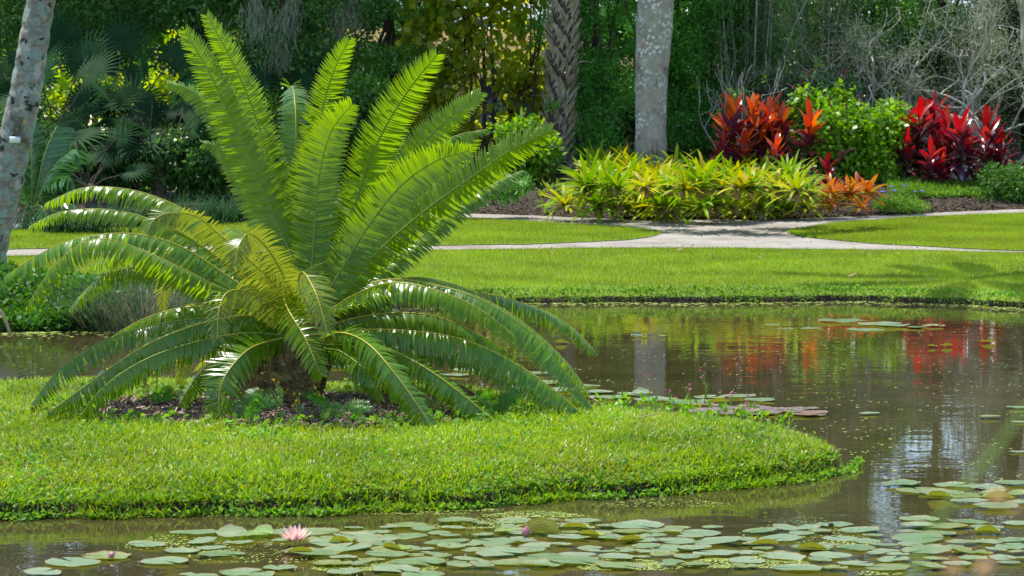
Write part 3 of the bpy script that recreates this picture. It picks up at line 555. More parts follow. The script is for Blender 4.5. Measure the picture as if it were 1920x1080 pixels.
# (points as px,py,dY), face, vee, width, material, midrib
Cc = (578, 622, 0)
FR = [
 ([(552, 500, .15), (520, 420, .25), (465, 290, .35), (400, 150, .4), (347, 58, .4)], .85, .15, .17, 'frond', 'rachis'),
 ([(560, 500, .3), (540, 440, .4), (512, 330, .5), (480, 220, .55), (440, 125, .55), (388, 28, .5)], .6, .05, .16, 'frond', 'rachis'),
 ([(545, 520, .3), (490, 400, .6), (440, 280, .8), (405, 215, .85), (362, 172, .9), (315, 155, .9)], .5, -.3, .15, 'frond', 'rachis'),
 ([(550, 520, .3), (500, 420, .7), (450, 330, .9), (412, 278, 1.), (380, 268, 1.)], .4, -.2, .14, 'frond', 'rachis'),
 ([(568, 520, .2), (560, 400, .5), (556, 300, .6), (554, 210, .7), (549, 165, .95), (540, 165, 1.2)], .9, -.3, .17, 'frond_deep', 'rachis_y'),
 ([(585, 500, .2), (590, 380, .45), (600, 230, .5), (625, 135, .5), (655, 75, .45)], .95, .1, .16, 'frond', 'rachis'),
 ([(584, 500, .05), (590, 420, .1), (600, 320, .1), (622, 245, .05), (660, 195, -.05)], 1., .12, .19, 'frond', 'rachis'),
 ([(600, 560, .1), (635, 470, .2), (672, 365, .25), (712, 258, .25), (765, 170, .2), (820, 102, .1)], .95, .1, .185, 'frond', 'rachis'),
 ([(620, 540, .3), (680, 420, .5), (740, 330, .65), (790, 270, .7), (850, 215, .75), (903, 173, .8)], .8, .05, .16, 'frond', 'rachis'),
 ([(620, 560, .4), (700, 410, .8), (760, 330, .95), (810, 275, 1.), (860, 253, 1.05), (912, 242, 1.05)], .3, -.5, .15, 'frond_deep', 'rachis_y'),
 ([(600, 575, .0), (640, 505, .05), (690, 425, .05), (750, 350, .0), (815, 303, -.1), (880, 282, -.2)], .95, .1, .18, 'frond', 'rachis'),
 ([(620, 575, .1), (700, 480, .2), (790, 400, .25), (880, 335, .25), (960, 280, .2), (1036, 243, .1)], .8, -.1, .18, 'frond', 'rachis'),
 ([(640, 570, .3), (760, 470, .55), (860, 385, .7), (930, 343, .75), (980, 319, .8)], .35, -.5, .16, 'frond_deep', 'rachis_y'),
 ([(590, 560, .4), (640, 440, .9), (690, 350, 1.1), (725, 315, 1.2), (760, 318, 1.35)], .2, -.4, .15, 'frond_deep', 'rachis'),
 ([(600, 600, -.05), (655, 558, -.15), (735, 530, -.3), (820, 545, -.4), (900, 580, -.45), (968, 632, -.5)], .3, -.55, .17, 'frond', 'rachis_y'),
 ([(600, 590, .05), (690, 552, .05), (800, 535, 0), (900, 562, -.1), (1000, 628, -.2), (1062, 700, -.3), (1112, 768, -.35)], .3, -.75, .19, 'frond_deep', 'rachis'),
 ([(610, 590, .2), (760, 545, .5), (900, 550, .6), (1000, 575, .6), (1070, 612, .6), (1118, 660, .55)], .15, -.55, .17, 'frond_deep', 'rachis_y'),
 ([(605, 580, .2), (720, 525, .3), (860, 545, .35), (960, 590, .3), (1050, 665, .3), (1105, 735, .3)], .1, -.6, .18, 'frond', 'rachis_y'),
 ([(610, 625, -.1), (720, 618, -.25), (850, 632, -.4), (950, 672, -.5), (1040, 732, -.55), (1114, 797, -.6)], .35, -.75, .17, 'frond_deep', 'rachis_y'),
 ([(610, 632, 0), (720, 640, -.05), (830, 655, -.1), (930, 690, -.15), (1000, 728, -.2), (1055, 770, -.2)], .2, -.8, .16, 'frond_deep', 'rachis'),
 ([(600, 640, -.1), (700, 645, -.3), (790, 685, -.55), (880, 750, -.7), (970, 828, -.8)], .6, -.5, .16, 'frond_deep', 'rachis_y'),
 ([(595, 638, -.1), (640, 624, -.4), (690, 645, -.7), (740, 700, -.9), (790, 770, -1.), (828, 832, -1.05)], .7, -.45, .17, 'frond_deep', 'rachis_y'),
 ([(600, 650, .1), (670, 665, .3), (720, 700, .4), (755, 745, .45), (775, 790, .45)], .4, -.6, .15, 'frond_deep', 'rachis'),
 ([(600, 650, 0), (720, 665, .1), (830, 705, .1), (900, 745, .1), (945, 790, .1)], .3, -.7, .10, 'frond_dead', 'rachis'),
 ([(585, 590, -.1), (560, 535, -.35), (568, 510, -.6), (590, 545, -.85), (605, 590, -.95), (614, 625, -1.)], .75, -.3, .15, 'frond_yellow', 'rachis_y'),
 ([(575, 600, -.1), (535, 560, -.3), (540, 580, -.6), (570, 630, -.8), (590, 675, -.9), (604, 708, -.9)], .8, -.2, .14, 'frond', 'rachis_y'),
 ([(540, 632, -.15), (500, 641, -.35), (462, 658, -.6), (425, 700, -.8), (410, 745, -.85), (414, 812, -.85)], .85, -.3, .17, 'frond_deep', 'rachis_y'),
 ([(545, 605, -.2), (500, 565, -.45), (455, 545, -.65), (424, 550, -.8), (410, 585, -.9), (407, 636, -.95)], .75, -.25, .15, 'frond_yellow', 'rachis_y'),
 ([(550, 560, 0), (520, 495, -.15), (493, 456, -.3), (466, 438, -.45), (448, 460, -.6), (439, 500, -.65)], .75, -.3, .15, 'frond_yellow', 'rachis_y'),
 ([(520, 540, 0), (470, 490, -.1), (415, 443, -.2), (370, 407, -.3), (326, 399, -.4), (292, 409, -.5), (274, 438, -.55)], .55, -.35, .15, 'frond_yellow', 'rachis_y'),
 ([(545, 575, .1), (450, 470, .25), (355, 399, .35), (278, 364, .4), (207, 351, .4), (148, 354, .4), (85, 381, .4)], .3, -.8, .16, 'frond', 'rachis_y'),
 ([(545, 590, .1), (440, 505, .2), (345, 440, .3), (282, 412, .3), (240, 399, .3), (178, 392, .3), (111, 398, .3), (54, 424, .3)], .3, -.7, .14, 'frond', 'rachis_y'),
 ([(540, 600, 0), (430, 520, 0), (340, 463, -.1), (260, 440, -.15), (190, 440, -.2), (120, 455, -.2), (60, 485, -.2), (10, 518, -.2)], .35, -.7, .17, 'frond_deep', 'rachis_y'),
 ([(545, 605, -.1), (410, 538, -.3), (330, 498, -.4), (260, 466, -.45), (190, 448, -.5), (135, 468, -.5), (85, 520, -.5), (50, 575, -.5)], .35, -.7, .18, 'frond', 'rachis_y'),
 ([(545, 610, 0), (430, 562, .1), (340, 520, .1), (260, 503, .1), (200, 515, .1), (160, 545, .1), (130, 579, .1)], .35, -.6, .16, 'frond', 'rachis_y'),
 ([(545, 605, .2), (450, 540, .45), (380, 512, .6), (330, 513, .7), (306, 540, .8), (303, 582, .85)], .6, -.3, .12, 'frond_yellow', 'rachis_y'),
 ([(550, 615, .2), (480, 585, .4), (400, 568, .5), (345, 577, .55), (305, 605, .6)], .5, -.5, .14, 'frond_yellow', 'rachis_y'),
 ([(545, 620, 0), (470, 602, -.1), (380, 598, -.2), (290, 610, -.3), (200, 637, -.35), (115, 690, -.4), (56, 762, -.4)], .35, -.75, .17, 'frond_deep', 'rachis'),
 ([(540, 612, -.1), (470, 592, -.3), (390, 603, -.5), (310, 630, -.65), (245, 664, -.7), (165, 720, -.75), (88, 775, -.8)], .5, -.6, .17, 'frond_deep', 'rachis_y'),
 ([(540, 628, -.15), (460, 625, -.4), (380, 638, -.6), (300, 662, -.75), (235, 695, -.85), (185, 735, -.9), (150, 782, -.9)], .45, -.7, .16, 'frond_deep', 'rachis'),
 ([(545, 625, .2), (450, 622, .4), (380, 636, .5), (345, 665, .55), (335, 720, .6)], .6, -.4, .13, 'frond_yellow', 'rachis_y'),
 ([(550, 625, .3), (480, 630, .6), (420, 650, .7), (370, 695, .8)], .5, -.4, .13, 'frond_yellow', 'rachis_y'),
 ([(600, 615, .1), (700, 590, .2), (800, 590, .2), (890, 622, .2), (960, 668, .2), (1010, 720, .2)], .3, -.7, .17, 'frond', 'rachis_y'),
 ([(600, 600, .2), (690, 545, .4), (770, 520, .5), (850, 533, .55), (915, 560, .55)], .3, -.5, .16, 'frond', 'rachis_y'),
 ([(595, 645, -.1), (660, 650, -.25), (730, 690, -.4), (800, 745, -.5), (850, 795, -.5)], .5, -.6, .16, 'frond_deep', 'rachis_y'),
 ([(540, 600, .1), (440, 535, .1), (350, 480, .1), (280, 468, .1), (220, 478, .1), (165, 500, .1)], .35, -.6, .16, 'frond', 'rachis_y'),
 ([(545, 618, 0), (460, 590, -.05), (370, 575, -.1), (290, 590, -.1), (220, 625, -.1), (165, 670, -.1)], .35, -.7, .16, 'frond', 'rachis_y'),
 ([(545, 628, -.1), (480, 640, -.3), (420, 665, -.45), (370, 705, -.5), (335, 760, -.5)], .5, -.6, .15, 'frond_deep', 'rachis_y'),
 ([(590, 560, .1), (575, 470, .25), (570, 380, .35), (585, 290, .35), (615, 220, .3)], .9, .1, .15, 'frond', 'rachis'),
 ([(610, 560, .3), (690, 450, .4), (770, 370, .45), (840, 310, .45), (890, 262, .4)], .8, .0, .15, 'frond', 'rachis'),
 ([(600, 610, .2), (690, 572, .5), (750, 585, .6), (805, 618, .6)], .3, -.6, .15, 'frond_deep', 'rachis'),
 ([(560, 560, .3), (500, 470, .7), (430, 430, 1.), (370, 440, 1.2)], .3, -.5, .15, 'frond', 'rachis'),
 ([(590, 560, .4), (610, 430, 1.0), (660, 350, 1.3), (700, 330, 1.5)], .2, -.3, .15, 'frond', 'rachis'),
 ([(600, 650, -.1), (640, 660, -.3), (690, 700, -.5), (715, 750, -.55)], .5, -.6, .14, 'frond_deep', 'rachis'),
 ([(560, 640, .2), (520, 650, .5), (480, 690, .7), (460, 730, .8)], .5, -.5, .14, 'frond_deep', 'rachis'),
]
for k, (pp, face, vee, wd, mt, rm) in enumerate(FR):
    C = [P(Cc[0] + R.uniform(-12, 12), Cc[1] + R.uniform(-8, 15), cy0)] + [P(a, b, cy0 + c) for a, b, c in pp]
    vq = vee
    if vee < -.4: vq, face = (-.3, face * .45) if face < .45 else (vee * .75, face * .8)
    leaf, rib = frond_geo(C, 1, face, vq, wd * (.9 if k < 14 else 1.0), lw=0.0135 if mt == 'frond_yellow' else (.0205 if k < 14 else 0.019), fwd=0.4 if mt == 'frond_yellow' else 0.24, bend=1.15 if vee < -.4 else .5, twist=.02 if vee < -.25 else .3, fold=.04 if vee < -.25 else .08)
    o = leaf.build('frond', M[mt], CY, origin=CYO)
    if mt == 'frond_dead': o['label'] = 'withered brown frond'
    if mt == 'frond_yellow': o['label'] = 'yellowish young frond'
    Ar = Acc(); Ar.add(*rib); Ar.build('midrib', M[rm], o, smooth=True, origin=CYO)

# ------------------------------------------------------------------ generic leaf cloud and trees
def cloud(A, centers, rad, n, L, W, flat=0.7, up=0.5, droop=0.3, ribbon=False, out=0.6):
    centers = np.asarray(centers, float); k = len(centers); rad = np.broadcast_to(rad, (k,))
    c = np.repeat(centers, n, 0); r = np.repeat(rad, n)
    off = R.normal(size=(k * n, 3)); off = unit(off) * (R.random((k * n, 1)) ** 0.45); off[:, 2] *= flat
    p = c + off * r[:, None]
    D = unit(rdir(k * n) + out * off + np.array([0, 0, -droop])); N = rdir(k * n, up * 2)
    Ls = L * R.uniform(0.6, 1.25, k * n)
    if ribbon: A.add(*ribbons(p, D, N, Ls, W * Ls / L, 2, [0.5, 1, 0.1], -0.6))
    else: A.add(*rhombs(p, D, N, Ls, W * Ls / L, 0.05))
def ell(n, c, r, shell=0.5):
    v = unit(R.normal(size=(n, 3))) * (shell + (1 - shell) * R.random((n, 1))) ** 0.6
    return np.asarray(c) + v * np.asarray(r)
def limb(A, a, b, r0, r1, sag=0.15, sides=6, n=9, wob=0.05):
    a, b = np.asarray(a, float), np.asarray(b, float); L = np.linalg.norm(b - a)
    m1 = a * .66 + b * .34 + R.normal(0, wob * L, 3) + np.array([0, 0, sag * L]); m2 = a * .33 + b * .67 + R.normal(0, wob * L, 3) + np.array([0, 0, sag * L * .6])
    C, _ = spline([a, m1, m2, b], n); A.add(*tube(C, np.linspace(r0, r1, n), sides))
    return C
def tree(name, base, cc, cr, nclump, crad, nleaf, L, W, mat, label, cat='tree', trunkr=0.14, group=None, bark='bark', ntr=1, flat=0.7, ribbon=False, droop=0.3, shell=0.4, limbs=14, zmin=None, extra=None, cname='crown', shear=0.0):
    base = np.array([base[0], base[1], float(H(base[0], base[1])) - 0.05])
    t = empty(name, tuple(base), label, cat, group)
    cen = ell(nclump, cc, cr, shell)
    if extra is not None: cen = np.vstack([cen, extra])
    cen = cen.copy(); cen[:, 1] -= (cen[:, 2] - cc[2]) * shear
    if zmin is not None: cen = cen[cen[:, 2] > zmin]
    A = Acc(); cloud(A, cen, crad * R.uniform(0.7, 1.3, len(cen)), nleaf, L, W, flat=flat, ribbon=ribbon, droop=droop)
    A.build(cname, M[mat], t, origin=base)
    B = Acc(); cc = np.asarray(cc, float)
    for i in range(ntr):
        b = base + (np.array([R.uniform(-.5, .5), R.uniform(-.3, .3), 0]) if ntr > 1 else 0)
        top = cc + np.array([(b[0] - base[0]) * 2.5, 0, cr[2] * 0.3])
        C = limb(B, b, top, trunkr, trunkr * 0.35, 0.0, 10, 14, 0.03)
        for j in range(max(3, limbs // ntr)):
            q = cen[R.integers(len(cen))]; s = C[R.integers(4, 13)]
            limb(B, s, q, trunkr * 0.3, 0.012, 0.08)
    B.build('trunk', M[bark], t, smooth=True, origin=base)
    return t
def W3(px, py, Y): return P(px, py, Y)
def bx(px, Y): return ((px - 960) / F * Y, Y)

# left dark canopy
def ctr(px, Y, z): x, y = bx(px, Y); return (x, y, z)
tree('canopy_tree', bx(60, 49), ctr(60, 47, 7.2), (3.2, 1.6, 4.0), 120, 0.62, 300, 0.13, 0.06, 'oak', 'dark spreading broadleaf tree behind the leaning lichen-covered palm', trunkr=0.22)
tree('canopy_tree', bx(372, 47.5), ctr(300, 47, 7.2), (3.0, 1.5, 4.2), 125, 0.62, 300, 0.13, 0.06, 'oak', 'dark shade tree with stout trunk behind the cycad, over the fan palms', trunkr=0.2)
tree('canopy_tree', bx(345, 49), ctr(450, 48, 7.0), (2.2, 1.6, 4.4), 95, 0.58, 280, 0.13, 0.06, 'oak', 'tall dark tree with a thin trunk beside the stout-trunked shade tree', trunkr=0.15)
tree('oak_tree', bx(560, 46.5), ctr(575, 46, 6.9), (1.9, 1.6, 4.2), 90, 0.55, 360, 0.11, 0.05, 'oak', 'oak hung with grey moss behind the upright fronds of the cycad', trunkr=0.16)
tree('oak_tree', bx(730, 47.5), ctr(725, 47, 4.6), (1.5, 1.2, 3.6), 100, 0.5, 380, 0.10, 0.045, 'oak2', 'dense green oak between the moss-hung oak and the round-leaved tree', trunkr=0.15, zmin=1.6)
tree('round_leaved_tree', bx(905, 46.5), ctr(905, 46.3, 3.4), (1.55, .3, 3.3), 190, 0.36, 26, 0.19, 0.17, 'bigleaf', 'tree with large round yellow-green leaves glowing in the sun', trunkr=0.05, ntr=5, zmin=0.8, limbs=30, shear=.42)
tree('small_leaved_tree', bx(1120, 46), ctr(1125, 46, 5.3), (1.45, 1.0, 3.9), 165, 0.42, 420, 0.07, 0.035, 'gloss', 'small-leaved glossy tree between the booted palm and the smooth grey palm', trunkr=0.07, ntr=4, zmin=2.2, limbs=20)
tree('small_leaved_tree', bx(1290, 47), ctr(1290, 47, 5.0), (1.2, 1.0, 4.2), 150, 0.42, 420, 0.075, 0.035, 'gloss', 'small-leaved glossy tree just behind the smooth grey palm and bare twigs', trunkr=0.08, ntr=3, zmin=1.8, limbs=18)
# bamboo-like
def bamboo(px, Y, n, label, spread=1.3, hz=7.5):
    x, y = bx(px, Y); base = np.array([x, y, float(H(x, y))]); t = empty('bamboo', tuple(base), label, 'bamboo')
    A = Acc(); B = Acc()
    for i in range(n):
        a = R.uniform(0, 2 * np.pi); s = R.uniform(0.1, 0.5); b = base + np.array([np.cos(a) * s, np.sin(a) * s * 0.6, -0.05])
        h = hz * R.uniform(0.55, 1.25); o = spread * R.uniform(0.3, 1.5)
        C, _ = spline([b, b + [np.cos(a) * o * .15, np.sin(a) * o * .15, h * .4], b + [np.cos(a) * o * .5, np.sin(a) * o * .5, h * .8], b + [np.cos(a) * o * 1.1, np.sin(a) * o * 1.1, h]], 22)
        B.add(*tube(C, np.linspace(0.022, 0.006, 22), 5))
        sel = C[5:][R.integers(0, 17, 16)] + R.normal(0, 0.16, (16, 3))
        cloud(A, sel, 0.36, 60, 0.14, 0.018, flat=0.8, droop=0.7)
    A.build('foliage', M['bamboo'], t, origin=base); B.build('cane', M['twig'], t, origin=base)
bamboo(1400, 46.5, 26, 'feathery bamboo clump rising behind the orange-red cordylines')
bamboo(1540, 48, 26, 'feathery bamboo clump behind the leafy shrub with purple spikes')
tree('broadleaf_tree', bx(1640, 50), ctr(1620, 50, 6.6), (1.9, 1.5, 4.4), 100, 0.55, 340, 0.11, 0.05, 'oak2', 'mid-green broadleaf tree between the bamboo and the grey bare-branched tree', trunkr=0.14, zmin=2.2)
tree('broadleaf_tree', bx(1905, 50), ctr(1930, 50, 6.4), (2.2, 1.6, 4.6), 100, 0.6, 300, 0.11, 0.05, 'olive', 'olive-green tree at the far end of the flower bed', trunkr=0.14, zmin=1.5)
tree('broadleaf_tree', bx(1760, 53), ctr(1760, 53, 7.6), (2.3, 1.4, 3.8), 75, 0.6, 260, 0.11, 0.045, 'olive', 'tall olive tree behind the grey bare-branched tree', trunkr=0.13)
# tall trees behind, whose tops the pond mirrors
for i, (px, Y, z, rx, rz, lab) in enumerate([(-140, 52, 7, 3.2, 5, 'dense dark tree beyond the leaning palm at the edge of the wood'), (1000, 66, 9, 3.4, 6, 'tall tree rising behind the tan building'),
        (640, 64, 8.6, 3.0, 5.6, 'tall tree behind the oaks beside the tan building'), (1420, 67, 8.4, 3.4, 5.4, 'tall tree behind the building and the bamboo'), (2080, 54, 7, 3.0, 5, 'dense green tree beyond the far end of the bed'),
        (-430, 46, 6, 3.0, 5, 'broad tree at the pond end of the wood'), (2350, 46, 6, 3.2, 5, 'broad tree beside the path past the flower bed')]):
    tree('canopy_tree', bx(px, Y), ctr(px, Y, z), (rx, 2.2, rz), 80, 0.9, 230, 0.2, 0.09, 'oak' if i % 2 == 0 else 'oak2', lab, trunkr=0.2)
for i, (px, Y, z, rx, rz, mt, lab) in enumerate([(1200, 53, 3.6, 1.6, 3.2, 'oak', 'dark evergreen tree hiding the building between the two palm trunks'), (1390, 52, 3.4, 1.7, 3.2, 'oak2', 'dark evergreen tree behind the bamboo nearest the smooth palm'), (1560, 53, 3.4, 1.8, 3.2, 'oak', 'dark evergreen tree behind the second bamboo clump'),
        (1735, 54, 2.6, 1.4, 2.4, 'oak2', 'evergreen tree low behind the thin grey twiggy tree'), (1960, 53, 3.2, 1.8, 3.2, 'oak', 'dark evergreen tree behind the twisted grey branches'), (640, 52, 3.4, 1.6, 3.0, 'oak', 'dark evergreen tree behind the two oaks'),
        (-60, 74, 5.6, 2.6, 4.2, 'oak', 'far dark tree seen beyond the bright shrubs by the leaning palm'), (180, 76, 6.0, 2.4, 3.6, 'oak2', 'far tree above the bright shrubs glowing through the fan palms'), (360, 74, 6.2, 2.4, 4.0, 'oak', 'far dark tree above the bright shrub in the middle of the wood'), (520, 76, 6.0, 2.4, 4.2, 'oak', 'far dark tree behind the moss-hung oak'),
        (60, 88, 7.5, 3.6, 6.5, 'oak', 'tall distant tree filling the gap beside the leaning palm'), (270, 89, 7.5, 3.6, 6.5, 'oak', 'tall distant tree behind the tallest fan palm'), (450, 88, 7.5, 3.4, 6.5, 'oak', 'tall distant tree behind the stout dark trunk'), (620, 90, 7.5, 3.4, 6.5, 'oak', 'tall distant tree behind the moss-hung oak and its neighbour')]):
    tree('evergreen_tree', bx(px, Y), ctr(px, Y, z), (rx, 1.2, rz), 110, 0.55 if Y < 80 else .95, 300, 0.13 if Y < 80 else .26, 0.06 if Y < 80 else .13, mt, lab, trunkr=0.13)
# sunlit shrubs beyond the wood
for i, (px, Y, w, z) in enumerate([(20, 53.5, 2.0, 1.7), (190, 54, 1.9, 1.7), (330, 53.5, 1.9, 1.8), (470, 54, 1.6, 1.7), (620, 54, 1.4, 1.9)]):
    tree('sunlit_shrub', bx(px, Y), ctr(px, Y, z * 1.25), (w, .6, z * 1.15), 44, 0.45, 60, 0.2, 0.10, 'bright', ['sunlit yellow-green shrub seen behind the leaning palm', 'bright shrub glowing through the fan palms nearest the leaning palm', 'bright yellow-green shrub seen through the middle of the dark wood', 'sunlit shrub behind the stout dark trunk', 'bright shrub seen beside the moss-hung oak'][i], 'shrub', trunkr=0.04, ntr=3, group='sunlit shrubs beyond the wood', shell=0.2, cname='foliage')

# hedge of understorey shrubs in shade (left) and behind the bed
US = [(60, 43, .9, .9, 'oak', 'dark leafy shrub at the foot of the leaning palm'), (210, 44, 1.0, .8, 'oak', 'low dark shrub under the fan palms'), (330, 43.5, 1.0, .9, 'oak', 'dark shrub under the stout-trunked shade tree'),
      (450, 43, .9, .8, 'oak', 'dark shrub seen between cycad fronds and the stout trunk'), (560, 44, .8, .9, 'oak2', 'shrub at the foot of the moss-hung oak'), (690, 44.5, .8, 1.1, 'oak2', 'green shrub below the dense oak behind the cycad'),
      (800, 45, .7, .8, 'bigleaf', 'low shrub with broad leaves beside the tan wall'), (985, 43, .5, .6, 'shrub', 'leafy shrub at the foot of the booted palm'), (1090, 45, .8, .6, 'gloss', 'small green shrub under the small-leaved tree'),
      (1330, 46, .8, .7, 'gloss', 'small shrub behind the bare twigs'), (1450, 45.5, .9, 1.0, 'olive', 'grey-green shrub behind the orange-red cordylines')]
for px, Y, w, h, mt, lab in US:
    x, y = bx(px, Y); z = float(H(x, y))
    tree('shrub', (x, y), (x, y, z + h * 0.9), (w, .6, h * 0.9), 40, 0.3, 120, 0.13 if mt != 'gloss' else 0.07, 0.06 if mt != 'gloss' else 0.035, mt, lab, 'shrub', trunkr=0.03, ntr=3, limbs=9, shell=0.2, cname='foliage')

# ------------------------------------------------------------------ fan palms
def fan_leaf(c, axis, nrm, L, n=26, spread=2.5):
    axis = unit(axis); nrm = unit(nrm - axis * np.dot(axis, nrm)); s = np.cross(axis, nrm)
    a = np.linspace(-spread, spread, n); D = np.cos(a)[:, None] * axis + np.sin(a)[:, None] * s + nrm * 0.12
    return ribbons(np.tile(c, (n, 1)), D, np.tile(-nrm, (n, 1)), L * (0.75 + 0.25 * np.cos(a)) * R.uniform(.9, 1.05, n), L * 0.085, 3, [0.35, 1, 0.6, 0.05], 0.5)
def fan_palm(px, Y, n, L, h, label):
    x, y = bx(px, Y); b = np.array([x, y, float(H(x, y))]); t = empty('fan_palm', tuple(b), label, 'palm', 'fan palms in the shade of the wood')
    B = Acc()
    for i in range(n):
        A = Acc()
        a = R.uniform(0, 2 * np.pi); el = R.uniform(0.15, 1.35); d = np.array([np.cos(a) * np.cos(el), np.sin(a) * np.cos(el) * 0.8, np.sin(el)])
        e = b + np.array([0, 0, h * 0.35]) + d * h * R.uniform(0.5, 1.0)
        limb(B, b + [0, 0, h * 0.3], e, 0.018, 0.009, 0.05)
        A.add(*fan_leaf(e, unit(d + [0, 0, -0.25]), unit(np.array([-d[0] * .5, -d[1] - 0.5, 0.6])), L * R.uniform(0.8, 1.1)))
        A.build('fan_leaf', M['fan'], t, origin=b)
    B.add(*tube(np.array([b - [0, 0, .1], b + [0, 0, h * .2], b + [0, 0, h * 0.4]]), [0.12, 0.11, 0.06], 8))
    B.build('stem', M['bark'], t, origin=b)
for a in [(110, 43.5, 15, .75, 2.2, 'dark fan palm standing next to the leaning palm'), (215, 45, 16, .8, 2.6, 'tallest dark fan palm in the wood'), (300, 43, 14, .7, 1.8, 'fan palm in front of the tallest one'),
          (420, 44.5, 14, .75, 2.2, 'dark fan palm beside the stout dark trunk'), (170, 41.5, 10, .55, 1.1, 'low fan palm nearest the path'), (505, 45, 10, .7, 2.0, 'dark fan palm half hidden by the upright cycad fronds'),
          (12, 41, 10, .8, 2.2, 'pale fan palm behind the leaning palm trunk')]: fan_palm(*a)

# ------------------------------------------------------------------ palms
def pinnate(t, b, tips, L, mat='cocofrond', leaflen=0.45, nl=42, lw=0.035, origin=None, name='frond'):
    for tp_ in tips:
        b_ = np.asarray(b, float); e = np.asarray(tp_, float); mid = b_ * .55 + e * .45; mid[2] += np.linalg.norm(e - b_) * 0.28
        leaf, rib = frond_geo([b_, (b_ + mid) / 2 + [0, 0, 0.06], mid, e * .75 + mid * .25 + [0, 0, .12 * np.linalg.norm(e - b_)], e], 1, 0.15, -0.5, leaflen, nl=nl, lw=lw, start=0.18, bend=0.7, fwd=0.6, fold=0.0)
        o = leaf.build(name, M[mat], t, origin=origin); Ar = Acc(); Ar.add(*rib); Ar.build('midrib', M['rachis'], o, origin=origin)
def palm_crown(t, top, n, L, origin):
    tips = []
    for i in range(n):
        a = i * 2.39996; el = 0.9 - 1.5 * (i / n); tips.append(top + np.array([np.cos(a) * L * np.cos(el), np.sin(a) * L * np.cos(el), np.sin(el) * L - 0.3]))
    pinnate(t, top, tips, L, leaflen=0.5, nl=34, lw=0.05, origin=origin)
# leaning palm at the left
b = G(-22, 512); Yb = b[1]
t = empty('leaning_palm', tuple(b), 'leaning palm with pale lichen-covered ringed trunk beside the pond', 'palm')
pts = [b - [0, 0, .1], P(-21, 470, Yb), P(-2, 390, Yb), P(18, 310, Yb), P(35, 240, Yb), P(50, 170, Yb - .02), P(76, 0, Yb - .05), P(130, -250, Yb - .1), P(220, -520, Yb - .2), P(340, -800, Yb - .4)]
C, Lt = spline(pts, 220)
def ringd(i, th):
    s = i / 219.0 * Lt; return -0.012 * np.abs(np.sin(s * 13 + 0.3 * np.sin(th * 2))) ** 10 + 0.010 * np.sin(th * 3 + s * 2) + 0.007 * np.sin(th * 7 + s * 11) * np.sin(s * 7)
rad = np.interp(np.linspace(0, 1, 220), [0, .03, 0.10, 0.2, 0.3, 0.5, 1], [0.26, .21, 0.20, 0.195, .175, 0.155, 0.12])
A = Acc(); A.add(*tube(C, rad, 40, ringd)); A.build('trunk', M['palm_left'], t, smooth=True, origin=b)
palm_crown(t, C[-1], 15, 2.6, b)
# tag on its trunk
q = P(28, 262, Yb - 0.225)
A = Acc(); A.add(*box(-0.062, 0.062, -0.003, 0.003, -0.035, 0.035)); A.add(*box(-0.006, 0.006, -0.006, 0.0, 0.022, 0.033))
o = A.build('name_tag', M['white']); o.location = q; o.rotation_euler = (0.05, 0.06, 0.1); tag(o, 'small white plant tag nailed to the leaning palm trunk', 'tag')
# smooth grey palm in the bed
Yg = 43.2; b = np.array([*bx(1220, Yg), 0]); b[2] = H(b[0], b[1])
t = empty('smooth_grey_palm', tuple(b), 'tall palm with smooth pale grey trunk standing in the yellow-green bromeliads', 'palm')
C, Lt = spline([b - [0, 0, .1], P(1219, 330, Yg), P(1220, 230, Yg), P(1222, 150, Yg), P(1226, 60, Yg), P(1229, -20, Yg), P(1234, -300, Yg), P(1238, -620, Yg)], 120)
rad = np.interp(C[:, 2], [0.8, 1.2, 2.0, 3.0, 3.6, 5, 8, 10], [0.34, 0.30, 0.275, 0.30, 0.325, 0.32, 0.26, 0.2])
A = Acc(); A.add(*tube(C, rad, 32, lambda i, th: 0.006 * np.sin(th * 3 + i * .2) + 0.004 * np.sin(i * .9))); A.build('trunk', M['palm_gray'], t, smooth=True, origin=b)
palm_crown(t, C[-1], 13, 2.6, b)
# booted palm
Ys = 44.3; b = np.array([*bx(1040, Ys), 0]); b[2] = H(b[0], b[1])
t = empty('booted_palm', tuple(b), 'palm with rough criss-crossed old leaf bases up its trunk', 'palm')
C, Lt = spline([b - [0, 0, .1], P(1043, 300, Ys), P(1048, 220, Ys), P(1052, 130, Ys), P(1058, 30, Ys), P(1061, -60, Ys), P(1060, -500, Ys)], 80)
A = Acc(); A.add(*tube(C, np.interp(C[:, 2], [.8, 1.4, 2.6, 3.2, 9], [0.3, .19, 0.19, 0.21, 0.2]), 18)); A.build('trunk', M['bark'], t, smooth=True, origin=b)
A = Acc(); k = 0
for s in np.arange(0.02, 1.0, 0.0125):
    c = C[int(s * 79)]; rr = np.interp(c[2], [.8, 1.6, 2.6, 3.2, 9], [0.24, .17, 0.19, 0.21, 0.2])
    n = 9; a = np.arange(n) * 2 * np.pi / n + k * np.pi / n + R.normal(0, .06, n); k += 1
    o_ = np.stack([np.cos(a), np.sin(a), 0 * a], 1); tg = np.stack([-np.sin(a), np.cos(a), 0 * a], 1)
    sgn = np.where(np.arange(n) % 2 == k % 2, 1, -1)[:, None]
    D = unit(np.array([0, 0, 1.0]) + o_ * R.uniform(.12, .45, (n, 1)) + tg * 0.5 * sgn)
    A.add(*ribbons(c + o_ * rr - [0, 0, .1], D, o_, R.uniform(.2, .38, n), R.uniform(.075, .12, n), 3, [1.2, 0.9, .75, .6], 0.25, fold=0.22))
